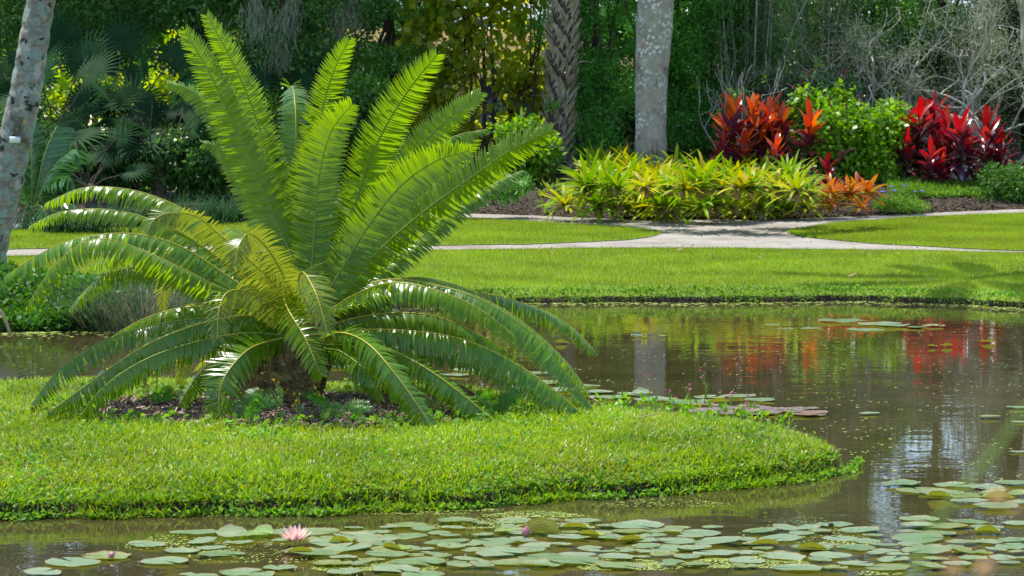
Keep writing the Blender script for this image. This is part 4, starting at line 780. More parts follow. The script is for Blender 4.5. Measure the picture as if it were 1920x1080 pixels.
for i in range(16):
    a = R.uniform(0, 6.28); c = C[R.integers(2, 22)]; d = np.array([np.cos(a), np.sin(a), 0]); A.add(*ribbons([c + d * .15], [d + [0, 0, .7]], [d - [0, 0, 1]], .5, .05, 4, [1, .7, .4], 0.9, fold=.2))
A.build('leaf_base', M['boot'], t, origin=b)
top = C[-1]; Bf = Acc()
for i in range(16):
    a = i * 2.4; el = R.uniform(-.3, 1.2); d = np.array([np.cos(a) * np.cos(el), np.sin(a) * np.cos(el), np.sin(el)]); e = top + d * 1.1; limb(Bf, top, e, .03, .012)
    Bf.add(*fan_leaf(e, d, [0, 0, 1.0] - d * .3, 1.0, 22))
Bf.build('crown', M['cocofrond'], t, origin=b)
# right leaning palm, mostly outside the frame
Yr = 33.; b = np.array([7.35, Yr, 0]); b[2] = H(b[0], b[1])
t = empty('tall_palm', tuple(b), 'pale palm trunk at the edge of the lawn, leaning over towards the path', 'palm')
C, Lt = spline([b - [0, 0, .1], P(1952, 230, Yr), P(1935, 80, Yr), P(1926, 0, Yr - .1), P(1850, -250, Yr - .8), P(1700, -500, Yr - 1.8), P(1480, -720, Yr - 2.8)], 120)
A = Acc(); A.add(*tube(C, np.linspace(.16, .1, 120), 24, lambda i, th: 0.006 * np.abs(np.sin(i * .5)) ** 4)); A.build('trunk', M['palm_gray'], t, smooth=True, origin=b)
palm_crown(t, C[-1], 13, 2.3, b)
# young feather palm by leaning palm
def young_palm(px, Y, label, tips, cy=430):
    x, y = bx(px, Y); b = np.array([x, y, float(H(x, y))]); t = empty('young_palm', tuple(b), label, 'palm')
    pinnate(t, b + [0, 0, .15], [P(a, c, Y + d) for a, c, d in tips], 1, leaflen=.42, nl=40, lw=.035, origin=b)
young_palm(60, 36, 'young feather palm with glossy drooping leaflets behind the leaning trunk', [(150, 295, -.3), (140, 350, -.6), (95, 430, -.8), (150, 400, 0), (60, 250, .4), (-30, 280, 0), (10, 330, -.7), (115, 250, .5), (40, 440, -1.)])

# ------------------------------------------------------------------ grey bare-branched tree and twigs
def branchy(A, p, d, L, r, depth, spread=0.7, tips=None, upw=0.15):
    n = 7; C = [p]; dd = unit(d)
    for i in range(n):
        dd = unit(dd + R.normal(0, 0.16, 3) + [0, 0, upw * 0.25]); C.append(C[-1] + dd * L / n)
    A.add(*tube(np.array(C), np.linspace(r, r * 0.6, n + 1), 5 if depth < 2 else 7))
    if depth == 0:
        if tips is not None: tips.append(C[-1]); tips.append(C[4])
        return
    for k in range(R.integers(2, 4)):
        i = R.integers(3, n + 1) if k else n
        nd_ = unit(dd + R.normal(0, spread, 3) + [0, 0, upw]); branchy(A, C[i], nd_, L * R.uniform(.6, .85), r * .6, depth - 1, spread, tips, upw)
for i, (px, Y, lab, nst) in enumerate([(1800, 46.4, 'grey lichen-covered bare-branched tree behind the crimson cordylines', 5), (1890, 46.6, 'twisted grey branches of the tree at the far end of the bed', 4), (1680, 47.0, 'thin grey twiggy tree behind the leafy shrub', 5)]):
    x, y = bx(px, Y); b = np.array([x, y, float(H(x, y))]); t = empty('bare_branched_tree', tuple(b), lab, 'tree', 'grey bare-branched trees')
    A = Acc(); tips = []
    for k in range(nst):
        branchy(A, b + R.normal(0, .12, 3) * [1, 1, 0], unit([R.uniform(-1.1, 1.1), R.uniform(-.3, .3), 1.1]), R.uniform(1.2, 1.7), 0.055, 4, 0.6, tips, 0.05)
    A.build('trunk', M['twig'], t, origin=b, smooth=True)
    tips = np.array(tips); tips = tips[R.random(len(tips)) < (0.65 if i == 2 else .5)]
    A = Acc(); cloud(A, tips, 0.3, 30, 0.06, 0.03); A.build('crown', M['olive'], t, origin=b)
x, y = bx(1385, 44.6); b = np.array([x, y, float(H(x, y))]); t = empty('bare_twig_bush', tuple(b), 'leafless bush of pale forked twigs behind the orange-red cordylines', 'bush')
A = Acc(); tips = []
for k in range(13): branchy(A, b + [R.uniform(-.9, .7), R.uniform(-.2, .2), 0], unit([R.uniform(-.6, .6), R.uniform(-.3, .3), 1.0]), R.uniform(.7, 1.0), 0.018, 2, 0.4, tips, 0.3)
A.build('twigs', M['twig'], t, origin=b)
A = Acc(); tips = np.array(tips); sel = tips[R.random(len(tips)) < .12]; cloud(A, sel, .12, 7, .13, .07); A.build('leaves', M['shrub'], t, origin=b)

# Spanish moss
def moss(px, py, Y, L, w, label):
    p = P(px, py, Y); n = int(200 * w); q = p + np.stack([R.normal(0, w * .12, n), R.normal(0, w * .1, n), R.uniform(-L * .75, 0.1, n)], 1)
    D = unit(np.array([0, 0, -1.0]) + R.normal(0, .25, (n, 3))); A = Acc(); A.add(*ribbons(q, D, rdir(n), R.uniform(.15, .35, n) * L, 0.011, 4, [1, .8, .3], R.uniform(-1.5, 1.5, n)))
    tag(A.build('hanging_moss', M['moss'], origin=p), label, 'moss', 'grey moss hanging in the trees')
for a in [(480, -10, 45, 1.0, 1.3, 'grey moss hanging highest up behind the tallest cycad frond'), (522, 20, 45, 1.3, 1.3, 'longest strand of grey moss hanging in the oak'), (545, -20, 45, 1.0, .9, 'short wisp of moss next to the longest strand'),
          (635, 0, 46, 1.1, 1.5, 'grey moss over the middle upright cycad frond'), (660, -30, 45.6, 1.0, 1.2, 'moss strand beside the dense green oak'), (1850, 0, 45, 1.0, 1.4, 'grey moss among the bare grey branches')]: moss(*a)

# ------------------------------------------------------------------ bromeliads, cordylines, bed plants
def brom_mesh(n, L, w, up0=0.5, seed=0):
    a = np.arange(n) * 2.39996 + seed; el = np.interp(np.arange(n) / n, [0, 1], [0.0, 1.3]) + R.normal(0, .08, n)
    D = np.stack([np.cos(a) * np.cos(el), np.sin(a) * np.cos(el), np.sin(el)], 1); N = np.stack([np.cos(a) * np.sin(el), np.sin(a) * np.sin(el), -np.cos(el)], 1)
    A = Acc(); A.add(*ribbons(np.stack([np.cos(a) * .03, np.sin(a) * .03, np.linspace(.06, .11, n)], 1), D, N, L * R.uniform(.8, 1.1, n), w, 5, [0.8, .95, 1, .95, .7, .08], R.uniform(.5, 1.1, n), fold=0.16)); return A
protos = []
for s in range(5):
    A = brom_mesh([20, 28, 22, 26, 24][s], [.46, .55, .42, .5, .48][s], .058, seed=s); o = A.build('bromeliad', M[['brom', 'bromgreen', 'bromyel', 'brom', 'bromgreen'][s]])
    n = 14; a = R.uniform(0, 6.28, n); D = unit(np.stack([np.cos(a), np.sin(a), R.uniform(-.1, .9, n)], 1)); B = Acc(); B.add(*ribbons(np.stack([0 * a, 0 * a, R.uniform(.02, .15, n)], 1), D, -np.stack([0 * a, 0 * a, 1 + 0 * a], 1) * -1, R.uniform(.15, .28, n), .05, 3, [1, .8, .1], -1.1))
    B.add(*tube(np.array([[0, 0, -.05], [0, 0, .04], [0, 0, .09]]), [.045, .04, .02], 8)); B.build('dry_base', M['bromdry'], o); protos.append(o)
used = [False] * 5
spots = []
def put(px, py, sc, label, grp):
    g = G(px, py); k = R.integers(5); o = protos[k] if not used[k] else copy_tree(protos[k]); used[k] = True
    o.location = tuple(g); o.scale = (sc,) * 3; o.rotation_euler = (R.normal(0, .22) + .1, R.normal(0, .22), R.uniform(0, 6.28)); tag(o, label, 'bromeliad', grp)
    for c in o.children: c.scale = (1, 1, 1)
grp = 'yellow-green bromeliads massed in the bed'
fr = [(1030, 388), (1062, 396), (1092, 399), (1120, 400), (1148, 400), (1175, 402), (1206, 405), (1232, 406), (1262, 403), (1290, 404), (1316, 407), (1345, 404), (1372, 405), (1400, 403), (1428, 403), (1455, 404), (1482, 401), (1508, 399), (1532, 396)]
ordn = ['first', 'second', 'third', 'fourth', 'fifth', 'sixth', 'seventh', 'eighth', 'ninth', 'tenth', 'eleventh', 'twelfth', 'thirteenth', 'fourteenth', 'fifteenth', 'sixteenth', 'seventeenth', 'eighteenth', 'nineteenth']
for i, (a, b_) in enumerate(fr): put(a, b_ - R.uniform(0, 5), R.uniform(.8, 1.1), f'yellow-green bromeliad in the row along the path edge, {ordn[i]} from the booted palm end', grp)
for row, (y0, x0, x1, n) in enumerate([(392, 1040, 1540, 20), (383, 1045, 1535, 20), (374, 1060, 1530, 19), (365, 1075, 1520, 18), (354, 1090, 1500, 16), (340, 1110, 1490, 14)]):
    for k in range(n):
        a = x0 + (x1 - x0) * (k + R.uniform(.2, .8)) / n
        lab = ['yellow-green bromeliad just behind the row along the path edge', 'yellow-green bromeliad in the third row of the bed, counting from the path', 'yellow-green bromeliad in the middle of the massed planting', 'yellow-green bromeliad level with the foot of the smooth grey palm', 'bromeliad towards the back of the bed, behind the smooth grey palm foot', 'bromeliad at the very back of the massed planting'][row]
        put(a, y0 + R.uniform(-4, 4), R.uniform(.8, 1.2), lab, grp)
for k in range(11): put(R.uniform(1245, 1455), R.uniform(312, 334), R.uniform(.9, 1.3), 'bromeliad in the upper tier between the smooth grey palm and the orange-red cordylines', grp)
for k in range(6): put(R.uniform(1110, 1195), R.uniform(312, 336), R.uniform(.9, 1.2), 'bromeliad in the upper tier between the two palm trunks', grp)
for k in range(7): put(R.uniform(1015, 1090), R.uniform(366, 392), R.uniform(.8, 1.1), 'bromeliad in the low end of the bed below the booted palm', grp)
for a, b_, lab in [(1290, 318, 'taller bromeliad rising beside the smooth grey palm'), (1325, 305, 'bright bromeliad touching the orange-red cordylines'), (1265, 330, 'bromeliad against the side of the smooth grey palm'), (1150, 325, 'bromeliad highest up between the two palm trunks')]: put(a, b_, 1.15, lab, grp)
g = None
for i, (px_, py_, lab) in enumerate([(880, 392, 'low dark leafy plant at the path edge nearest the cycad fronds'), (925, 388, 'low leafy plant between the cycad frond tip and the bed'), (905, 372, 'low green plant in the shade under the round-leaved tree'), (955, 366, 'leafy plant in front of the booted palm foot')]):
    q = G(px_, py_); t = empty('low_plant', tuple(q), lab, 'plant', 'low shaded plants by the booted palm'); A = Acc(); cloud(A, q + R.normal(0, .2, (14, 3)) * [1.3, .6, .4] + [0, 0, .15], .16, 40, .12, .06, up=.8); A.build('foliage', M['oak2' if i % 2 else 'fern'], t, origin=q); B = Acc(); limb(B, q - [0, 0, .05], q + [0, 0, .2], .012, .005); B.build('stem', M['bark'], t, origin=q)
# orange bromeliads
A = brom_mesh(20, .26, .055); op = A.build('orange_bromeliad', M['bromor']); first = True
for i in range(24):
    o = op if first else copy_tree(op); first = False; q = G(R.uniform(1545, 1625), R.uniform(372, 400)); o.location = tuple(q); o.rotation_euler = (R.normal(0, .15), R.normal(0, .15), R.uniform(0, 6.28)); o.scale = (R.uniform(.9, 1.35),) * 3
    tag(o, 'small orange bromeliad in the orange patch beside the yellow-green ones', 'bromeliad', 'orange bromeliads at the bed edge')
# grey-green dry bromeliads at the very front
o = brom_mesh(14, .3, .03).build('pale_bromeliad', M['weed']); o.location = tuple(G(1330, 409)); tag(o, 'pale small bromeliad lying at the path edge in front of the massed row', 'bromeliad')
o = brom_mesh(14, .4, .045).build('pale_bromeliad', M['shrub']); o.location = tuple(G(1015, 398)); o.rotation_euler = (0, .5, 0); tag(o, 'green bromeliad lying apart at the end of the row near the booted palm', 'bromeliad')

def cordyline(px, top_py, Y, heads, label, red=False, L=.5, grp=None):
    x, y = bx(px, Y); b = np.array([x, y, float(H(x, y))]); t = empty('cordyline', tuple(b), label, 'cordyline', grp)
    for (dx, dpy, sc) in heads:
        e = P(px + dx, dpy + (14 if px > 1600 else 6), Y + R.uniform(-.25, .25)); B = Acc(); Cc_ = limb(B, b + R.normal(0, .05, 3) * [1, 1, 0], e, .03, .018, .0, 7); B.build('stem', M['bark'], t, origin=b)
        for kind, n, e0, e1, zz in (('old_leaves', 30, -.25, .95, -.34), ('young_leaves', 11, .6, 1.35, -.03)):
            a = np.arange(n) * 2.4 + R.uniform(0, 6) + R.normal(0, .3, n); el = np.linspace(e0, e1, n) + R.normal(0, .22, n)
            D = np.stack([np.cos(a) * np.cos(el), np.sin(a) * np.cos(el), np.sin(el)], 1); N = np.stack([np.cos(a) * np.sin(el), np.sin(a) * np.sin(el), -np.cos(el)], 1)
            A = Acc(); A.add(*ribbons(e + np.stack([0 * a, 0 * a, np.linspace(zz, zz + .3, n) * sc], 1), D, N, L * sc * R.uniform(.75, 1.1, n), .115 * sc, 6, [.25, .6, .95, 1, .95, .65, .08], R.uniform(.1, .6, n), fold=.12))
            A.build(kind, M['cordold'] if kind == 'old_leaves' else M['cordnewred' if red else 'cordnew'], t, origin=b)
g1, g2 = 'orange-red cordylines rising above the bromeliads', 'crimson cordylines at the far end of the bed'
cordyline(1375, 0, 43.0, [(0, 238, 1.1), (-12, 262, .9)], 'orange-topped cordyline nearest the smooth grey palm, tallest of its clump', grp=g1)
cordyline(1412, 0, 43.2, [(0, 245, 1.15), (14, 275, .9)], 'dark purple cordyline with upright orange leaves in the middle of its clump', grp=g1)
cordyline(1468, 0, 43.1, [(0, 252, 1.0), (-12, 285, .8)], 'cordyline with yellow-orange leaves behind the bromeliads, beside the leafy shrub clump end', grp=g1)
cordyline(1518, 0, 42.8, [(0, 255, 1.0)], 'single-headed orange cordyline leaning out against the leafy green shrub', grp=g1)
cordyline(1442, 0, 43.6, [(0, 238, 1.0), (-16, 262, .9)], 'purple and orange cordyline at the back, between the middle one and the yellow-orange one', grp=g1)
cordyline(1395, 0, 42.5, [(0, 285, .85), (60, 290, .7)], 'low orange and purple cordyline in front of its clump, touching the bromeliads', grp=g1)
cordyline(1355, 0, 42.4, [(0, 290, .7)], 'low red cordyline half hidden in bromeliads below the tallest one', red=True, grp=g1)
cordyline(1550, 0, 41.2, [(0, 335, .72)], 'small separate dark red cordyline above the orange bromeliads', red=True)
cordyline(1722, 0, 43.4, [(0, 240, 1.15), (-26, 252, 1.0)], 'crimson cordyline nearest the leafy shrub with bare stems below', red=True, grp=g2)
cordyline(1752, 0, 43.9, [(0, 225, 1.0), (20, 245, .9)], 'dark-leaved crimson cordyline standing highest at the back of its clump', red=True, grp=g2)
cordyline(1800, 0, 42.9, [(0, 258, 1.05), (18, 275, .9)], 'crimson cordyline with bright red upright leaves at the front of its clump', red=True, grp=g2)
cordyline(1850, 0, 43.3, [(0, 262, 1.1), (22, 282, .9)], 'crimson cordyline with drooping purple leaves at the outer side of its clump', red=True, grp=g2)
cordyline(1745, 0, 42.6, [(0, 300, .8), (22, 315, .7)], 'low shaded cordyline under the crimson clump', red=True, grp=g2)
cordyline(1775, 0, 43.2, [(0, 262, 1.0), (-14, 285, .8)], 'crimson cordyline filling the middle of its clump', red=True, grp=g2)
cordyline(1700, 0, 42.8, [(0, 282, .8)], 'crimson cordyline leaning into the leafy shrub', red=True, grp=g2)
cordyline(1878, 0, 43.0, [(0, 305, .65)], 'small outermost crimson cordyline near the olive tree', red=True, grp=g2)

# leafy shrub with spikes
def leafshrub(name, cen, rads, npc, L, W, mat, label, base, spikes=0, smat=None, cat='shrub', sl=.22, cr=.28, sr=.018):
    b = np.array([base[0], base[1], float(H(base[0], base[1]))]); t = empty(name, tuple(b), label, cat)
    A = Acc(); cloud(A, cen, cr, npc, L, W, up=0.9, flat=.8); A.build('foliage', M[mat], t, origin=b)
    B = Acc()
    for i in range(0, len(cen), 3): limb(B, b, cen[i], .02, .006, .05, 5, 6)
    B.build('stem', M['bark'], t, origin=b)
    for i in range(spikes):
        c = cen[R.integers(len(cen))] + [R.uniform(-.2, .2), -R.uniform(.1, .3), R.uniform(.1, .35)]; S = Acc()
        C, _ = spline([c, c + [R.normal(0, .03), 0, sl * .5], c + [R.normal(0, .07), -.03, sl]], 9); S.add(*tube(C, sr * np.array([.4, 1, .8, 1.1, .8, 1, .7, .5, .2]), 5)); S.build('flower_spike', M[smat], t, origin=b)
    return t
cen = np.array([P(R.uniform(1530, 1700), R.uniform(205, 365), 43.2 + R.uniform(-.5, .6)) for _ in range(92)] + [P(R.uniform(1495, 1545), R.uniform(175, 250), 43.8) for _ in range(10)] + [P(R.uniform(1570, 1600), R.uniform(170, 230), 43.8) for _ in range(8)])
leafshrub('leafy_shrub', cen, None, 75, .12, .085, 'shrub', 'bright green leafy shrub with purple flower spikes between the two cordyline clumps', bx(1610, 43.4), 16, 'spike')
cen = np.array([P(R.uniform(1480, 1600), R.uniform(150, 230), 45 + R.uniform(-.3, .3)) for _ in range(34)])
leafshrub('salvia_bush', cen, None, 40, .14, .05, 'cocofrond', 'dusky blue-green bush with purple spikes behind the leafy shrub', bx(1540, 45), 9, 'spike')
cen = np.array([P(R.uniform(1650, 1730), R.uniform(372, 394), 40.2 + R.uniform(-.4, .4)) for _ in range(26)])
leafshrub('flowering_mound', cen, None, 110, .05, .025, 'weed', 'low bright green mound dotted with tiny blue flowers by the path', bx(1690, 40.4), 9, 'blueflower', 'plant', sl=.012, sr=.010, cr=.15)
cen = np.array([P(R.uniform(1845, 1960), R.uniform(318, 372), 41.8 + R.uniform(-.5, .5)) for _ in range(44)])
leafshrub('low_green_bush', cen, None, 100, .07, .04, 'bankcover', 'low rounded green bush beyond the crimson cordylines', bx(1900, 42), 3, 'redflower', sr=.012, sl=.02, cr=.22)
m = 15000; gx_ = R.uniform(6.6, 9.5, m); yb2 = np.interp(gx_, cb[:, 0], cb[:, 1]); gy_ = yb2 + R.uniform(1.3, 2.6, m)
A = Acc(); A.add(*rhombs(np.stack([gx_, gy_, H(gx_, gy_) + R.uniform(.0, .09, m)], 1), rdir(m, .6), rdir(m, .8), R.uniform(.06, .12, m), R.uniform(.015, .03, m)))
tag(A.build('ground_cover', M['weed']), 'low yellow-green ground cover at the foot of the crimson cordylines', 'ground cover', kind='stuff')
# leaf litter on the beds
M['litter'] = leafmat('leaf_litter', [(0.03, 0.018, 0.01), (0.07, 0.045, 0.028), (0.14, 0.10, 0.06), (0.045, 0.05, 0.02)], trans=0.0, rough=0.85, spec=.1)
m = 14000; gx_ = R.uniform(-10, 10, m); yb2 = np.interp(gx_, cb[:, 0], cb[:, 1]); gy_ = yb2 + R.uniform(-.05, 1, m) ** 1.5 * 7 * R.random(m)
A = Acc(); A.add(*rhombs(np.stack([gx_, gy_, H(gx_, gy_) + .03], 1), rdir(m) * [1, 1, .2], rdir(m, 2), R.uniform(.03, .08, m), R.uniform(.02, .04, m), .1))
tag(A.build('leaf_litter', M['litter']), 'dark leaf litter and mulch along the back edge of the path', 'leaf litter', kind='stuff')
# air plants on the smooth palm
q = P(1222, 300, Yg - .33)
n = 130; D = rdir(n, .25); D[:, 1] -= .6; A = Acc(); A.add(*ribbons(q + R.normal(0, .07, (n, 3)), unit(D), rdir(n) - [0, 0, 1.0], R.uniform(.15, .42, n), .014, 5, [1, .7, .3], R.uniform(.5, 1.8, n)))
t = A.build('air_plant', M['moss'], origin=q); tag(t, 'shaggy grey-green air plant clinging to the foot of the smooth grey palm', 'air plant')
A = Acc(); n = 26; D = rdir(n, 1.1); A.add(*ribbons(q + [.05, -.05, .05] + R.normal(0, .04, (n, 3)), D, rdir(n), R.uniform(.2, .42, n), .02, 4, [1, .7, .2], .4)); A.build('dry_leaves', M['bromdry'], t, origin=q)
q = P(1180, 285, Yg - .2); n = 9; D = unit(rdir(n, .9) - [.5, 0, 0]); A = Acc(); A.add(*ribbons(np.tile(q, (n, 1)), D, rdir(n), .25, .045, 4, [.8, 1, .6, .1], .3)); tag(A.build('rusty_air_plant', M['bromor'], origin=q), 'rusty orange bromeliad sticking out beside the smooth grey palm', 'bromeliad')
q = P(1035, 205, Ys - .25); n = 34; D = unit(rdir(n, .4) - [0, .4, 0]); A = Acc(); A.add(*ribbons(np.tile(q, (n, 1)), D, rdir(n), R.uniform(.15, .35, n), .04, 4, [.8, 1, .6, .1], .5)); tag(A.build('dark_air_plant', M['oak2'], origin=q), 'dark green air plant growing on the booted palm trunk', 'air plant')

# ------------------------------------------------------------------ building
Yw = 59.0
def xw(px): return (px - 960) / F * Yw
b = np.array([xw(1300), Yw, .6]); t = empty('garden_building', tuple(b), 'tan building with grey roof and pale columns, seen through the trees', 'building')
A = Acc(); A.add(*box(xw(560), xw(2400), Yw, Yw + 5, .3, 4.3)); A.build('wall', M['wall'], t, origin=b)
A = Acc(); A.add(np.array([[xw(540), Yw - .6, 4.3], [xw(2420), Yw - .6, 4.3], [xw(2420), Yw + 3, 5.6], [xw(540), Yw + 3, 5.6], [xw(540), Yw - .6, 4.48], [xw(2420), Yw - .6, 4.48], [xw(2420), Yw + 3, 5.78], [xw(540), Yw + 3, 5.78]]), np.array([[0, 1, 2, 3], [4, 7, 6, 5], [0, 4, 5, 1], [1, 5, 6, 2], [3, 2, 6, 7], [0, 3, 7, 4]]))
A.build('roof', M['roof'], t, origin=b)
for px in (790, 1145, 1300, 1500, 1720, 1860, 2000):
    A = Acc(); A.add(*box(xw(px) - .19, xw(px) + .19, Yw - .5, Yw - .14, .4, 4.28)); A.build('column', M['col'], t, origin=b)
for px0, px1 in ((900, 990), (1165, 1285), (1080, 1135), (1320, 1480), (1540, 1690), (1900, 1980)):
    A = Acc(); A.add(*box(xw(px0), xw(px1), Yw - .02, Yw + .1, .9, 3.1)); wo = A.build('window', M['glass'], t, origin=b)
    A = Acc(); A.add(*box(xw(px0), xw(px1), Yw - .05, Yw - .023, 1.55, 1.6)); A.build('frame', M['white'], wo, origin=b)

# ------------------------------------------------------------------ left bank
m = 46000; gx_ = R.uniform(-7.5, -1.6, m); yb2 = Yfar(gx_); u = R.random(m); gy_ = yb2 + u ** 1.3 * 3.2
hmax = np.interp(gx_, [-7, -4.2, -3.4, -2.4, -1.6], [.42, .34, .2, .12, .05]) * (0.6 + .4 * np.sin(gx_ * 3) * np.sin(gy_ * 2.5))
A = Acc(); A.add(*rhombs(np.stack([gx_, gy_ - .1, H(gx_, gy_) * .9 + hmax * R.random(m) ** .7], 1), rdir(m, .2), rdir(m, .9), R.uniform(.05, .1, m), R.uniform(.03, .06, m), .05))
tag(A.build('ground_cover', M['bankcover']), 'leafy green ground cover mounding over the pond bank below the leaning palm', 'ground cover', kind='stuff')
for i, (px, py, lab) in enumerate([(215, 612, 'tuft of reeds at the pond edge, furthest from the cycad trunk'), (270, 612, 'dense reed tuft below the drooping frond tips'), (330, 610, 'reed tuft with tan stems in the middle of the reed bed'), (390, 606, 'reed tuft showing just above the low fronds'), (450, 604, 'reed tuft mostly behind the yellowish fronds'), (300, 600, 'taller reed tuft standing back from the water')]):
    q = G(px, py); n = 420; a = R.uniform(0, 6.28, n); r = R.random(n) ** .5 * .38
    p0 = q + np.stack([np.cos(a) * r * 1.2, np.sin(a) * r * .6, np.full(n, -.12)], 1)
    D = unit(np.stack([np.cos(a) * .35, np.sin(a) * .3, np.ones(n)], 1) + R.normal(0, .14, (n, 3)))
    A = Acc(); A.add(*ribbons(p0, D, np.stack([np.cos(a), np.sin(a), -.3 + 0 * a], 1), R.uniform(.35, .8, n), .008, 5, [1, .8, .5, .15], R.uniform(.1, 1.2, n)))
    tag(A.build('reed_tuft', M['reed'], origin=q), lab, 'reeds', 'reeds on the bank behind the cycad')
# taller grasses and ferns in the shade
for i, (px, py, lab) in enumerate([(240, 428, 'blue-green grass clump under the fan palms'), (330, 425, 'blue-green grass clump at the edge of the shade'), (410, 420, 'grass clump beside the cycad fronds in the shade'), (480, 415, 'tall grass clump by the upright cycad frond'), (150, 440, 'grass clump beside the young feather palm')]):
    q = G(px, py); n = 220; a = R.uniform(0, 6.28, n); D = unit(np.stack([np.cos(a) * .6, np.sin(a) * .5, np.ones(n)], 1)); A = Acc()
    A.add(*ribbons(q + R.normal(0, .2, (n, 3)) * [1.6, .6, 0], D, np.stack([np.cos(a), np.sin(a), -.3 + 0 * a], 1), R.uniform(.4, .8, n), .022, 5, [1, .8, .5, .1], R.uniform(.4, 1.4, n)))
    tag(A.build('grass_clump', M['fan'], origin=q), lab, 'grass', 'grass clumps in the shade')

# ------------------------------------------------------------------ island small plants
def fern(px, py, n, L, label):
    q = GI(px, py); t = empty('fern', tuple(q), label, 'fern', 'ferns round the cycad')
    for i in range(n):
        a = R.uniform(-2.6, 0.4) if i % 2 else R.uniform(0, 6.28); e = q + np.array([np.cos(a) * L * .8, np.sin(a) * L * .6, L * R.uniform(.25, .8)]); mid = (q + e) / 2 + [0, 0, L * .25]
        leaf, rib = frond_geo([q, (q + mid) / 2 + [0, 0, .02], mid, e], 1, .5, -.1, L * .2, nl=20, lw=.008, start=.15, bend=.3, fold=0)
        o = leaf.build('frond', M['fern'], t, origin=q)
for a in [(455, 800, 7, .30, 'lush fern in front of the cycad trunk'), (628, 798, 4, .26, 'upright fern in the mulch between the front fronds'), (655, 800, 3, .18, 'small fern beside the mulch, next to the upright fern'), (930, 790, 5, .3, 'pale fern under the drooping frond tips'), (300, 770, 4, .22, 'small fern at the shaded end of the mulch')]: fern(*a)
def weedplant(px, py, h, nl, label, fm, grp, nf=3):
    q = GI(px, py); t = empty('wildflower', tuple(q), label, 'wildflower', grp); B = Acc(); C = limb(B, q - [0, 0, .03], q + [R.normal(0, .02), R.normal(0, .02), h], .0035, .002, 0, 5, 8, .03)
    fl = Acc(); lf = Acc()
    for k in range(nf):
        e = C[-1] + [R.uniform(-.03, .03), R.uniform(-.02, .02), R.uniform(-.03, .03)]; limb(B, C[5], e, .002, .0015, .05, 4, 4); fl.add(*rhombs(np.tile(e, (6, 1)), rdir(6, .5), rdir(6, 1), .014, .012))
    lf.add(*rhombs(C[R.integers(0, 6, nl)], rdir(nl, .3), rdir(nl, 1), R.uniform(.02, .045, nl), R.uniform(.008, .02, nl)))
    B.build('stem', M['stemgreen'], t, origin=q); fl.build('flower', M[fm], t, origin=q); lf.build('leaves', M['weed'], t, origin=q)
for i in range(26):
    px, py = (R.uniform(190, 340), R.uniform(725, 790)) if i < 17 else (R.uniform(480, 600), R.uniform(770, 800))
    weedplant(px, py, R.uniform(.12, .24), 7, 'thin-stemmed yellow wildflower beside the mulch, behind the low drooping fronds' if i < 17 else 'thin-stemmed yellow wildflower in front of the cycad trunk', 'yellowflower', 'yellow wildflowers round the cycad')
pk = [(1222, 770, .24, 'pink wildflower on the tallest stem at the back edge of the island'), (1252, 770, .12, 'short pink wildflower next to the tallest one'), (1288, 772, .17, 'pink wildflower beside the tuft of small leaves'), (1318, 775, .28, 'leafy green-headed stem rising over the dark pads'), (1375, 778, .14, 'branching pink wildflower near the purple pads'), (1400, 780, .12, 'outermost pink wildflower above the purple pads')]
for a, c, h, lab in pk: weedplant(a, c, h, 16, lab, 'pinkflower', 'pink wildflowers on the back edge of the island')
m = 420; wx_ = R.uniform(PZ(1120, 760, .18)[0], PZ(1480, 790, .18)[0], m); wy_ = IB(wx_) - R.uniform(0, .25, m)
A = Acc(); A.add(*rhombs(np.stack([wx_, wy_, IH(wx_, wy_) + R.uniform(.02, .13, m)], 1), rdir(m, 1.2), rdir(m), R.uniform(.03, .06, m), R.uniform(.015, .03, m)))
tag(A.build('bank_weeds', M['shrub']), 'pointed-leaved weeds along the back edge of the island', 'weeds', kind='stuff')
m = 900; a = R.uniform(0, 6.28, m); r = 1.02 + R.normal(0, .1, m); wx_, wy_ = MX + MRX * r * np.cos(a), MY + MRY * r * np.sin(a)
A = Acc(); A.add(*rhombs(np.stack([wx_, wy_, IH(wx_, wy_) + R.uniform(.02, .09, m)], 1), rdir(m), rdir(m, 1.5), R.uniform(.03, .07, m), R.uniform(.025, .05, m)))
tag(A.build('broadleaf_weeds', M['weed']), 'round-leaved weeds ringing the mulch under the cycad', 'weeds', kind='stuff')
C, _ = spline([GI(1105, 770) + [0, 0, .1], P(1180, 782, 14.6) + [0, 0, 0], GI(1240, 792) + [0, 0, .06]], 12)
A = Acc(); A.add(*tube(C, .004, 5)); tag(A.build('dry_stalk', M['brownstem'], origin=C[0]), 'thin dry stalk lying on the grass beyond the frond tips', 'stalk')
# fallen leaves
for i, (px, py, isl, lab) in enumerate([(1003, 474, 0, 'pale fallen leaf on the lawn edge by the path'), (1268, 477, 0, 'pale fallen leaf on the lawn below the path junction'), (1590, 527, 0, 'tiny fallen leaf in the lawn shadow'), (118, 855, 1, 'small pinkish fallen leaf in the island grass')]):
    q = (GI if isl else G)(px, py) + [0, 0, .06]; A = Acc(); A.add(*ribbons([q], [[1, .1, .1]], [[0, -.3, 1.]], .12 if not isl else .05, .05 if not isl else .02, 4, [.3, 1, .8, .1], .8, fold=.2)); tag(A.build('fallen_leaf', M['bromdry'], origin=q), lab, 'leaf')

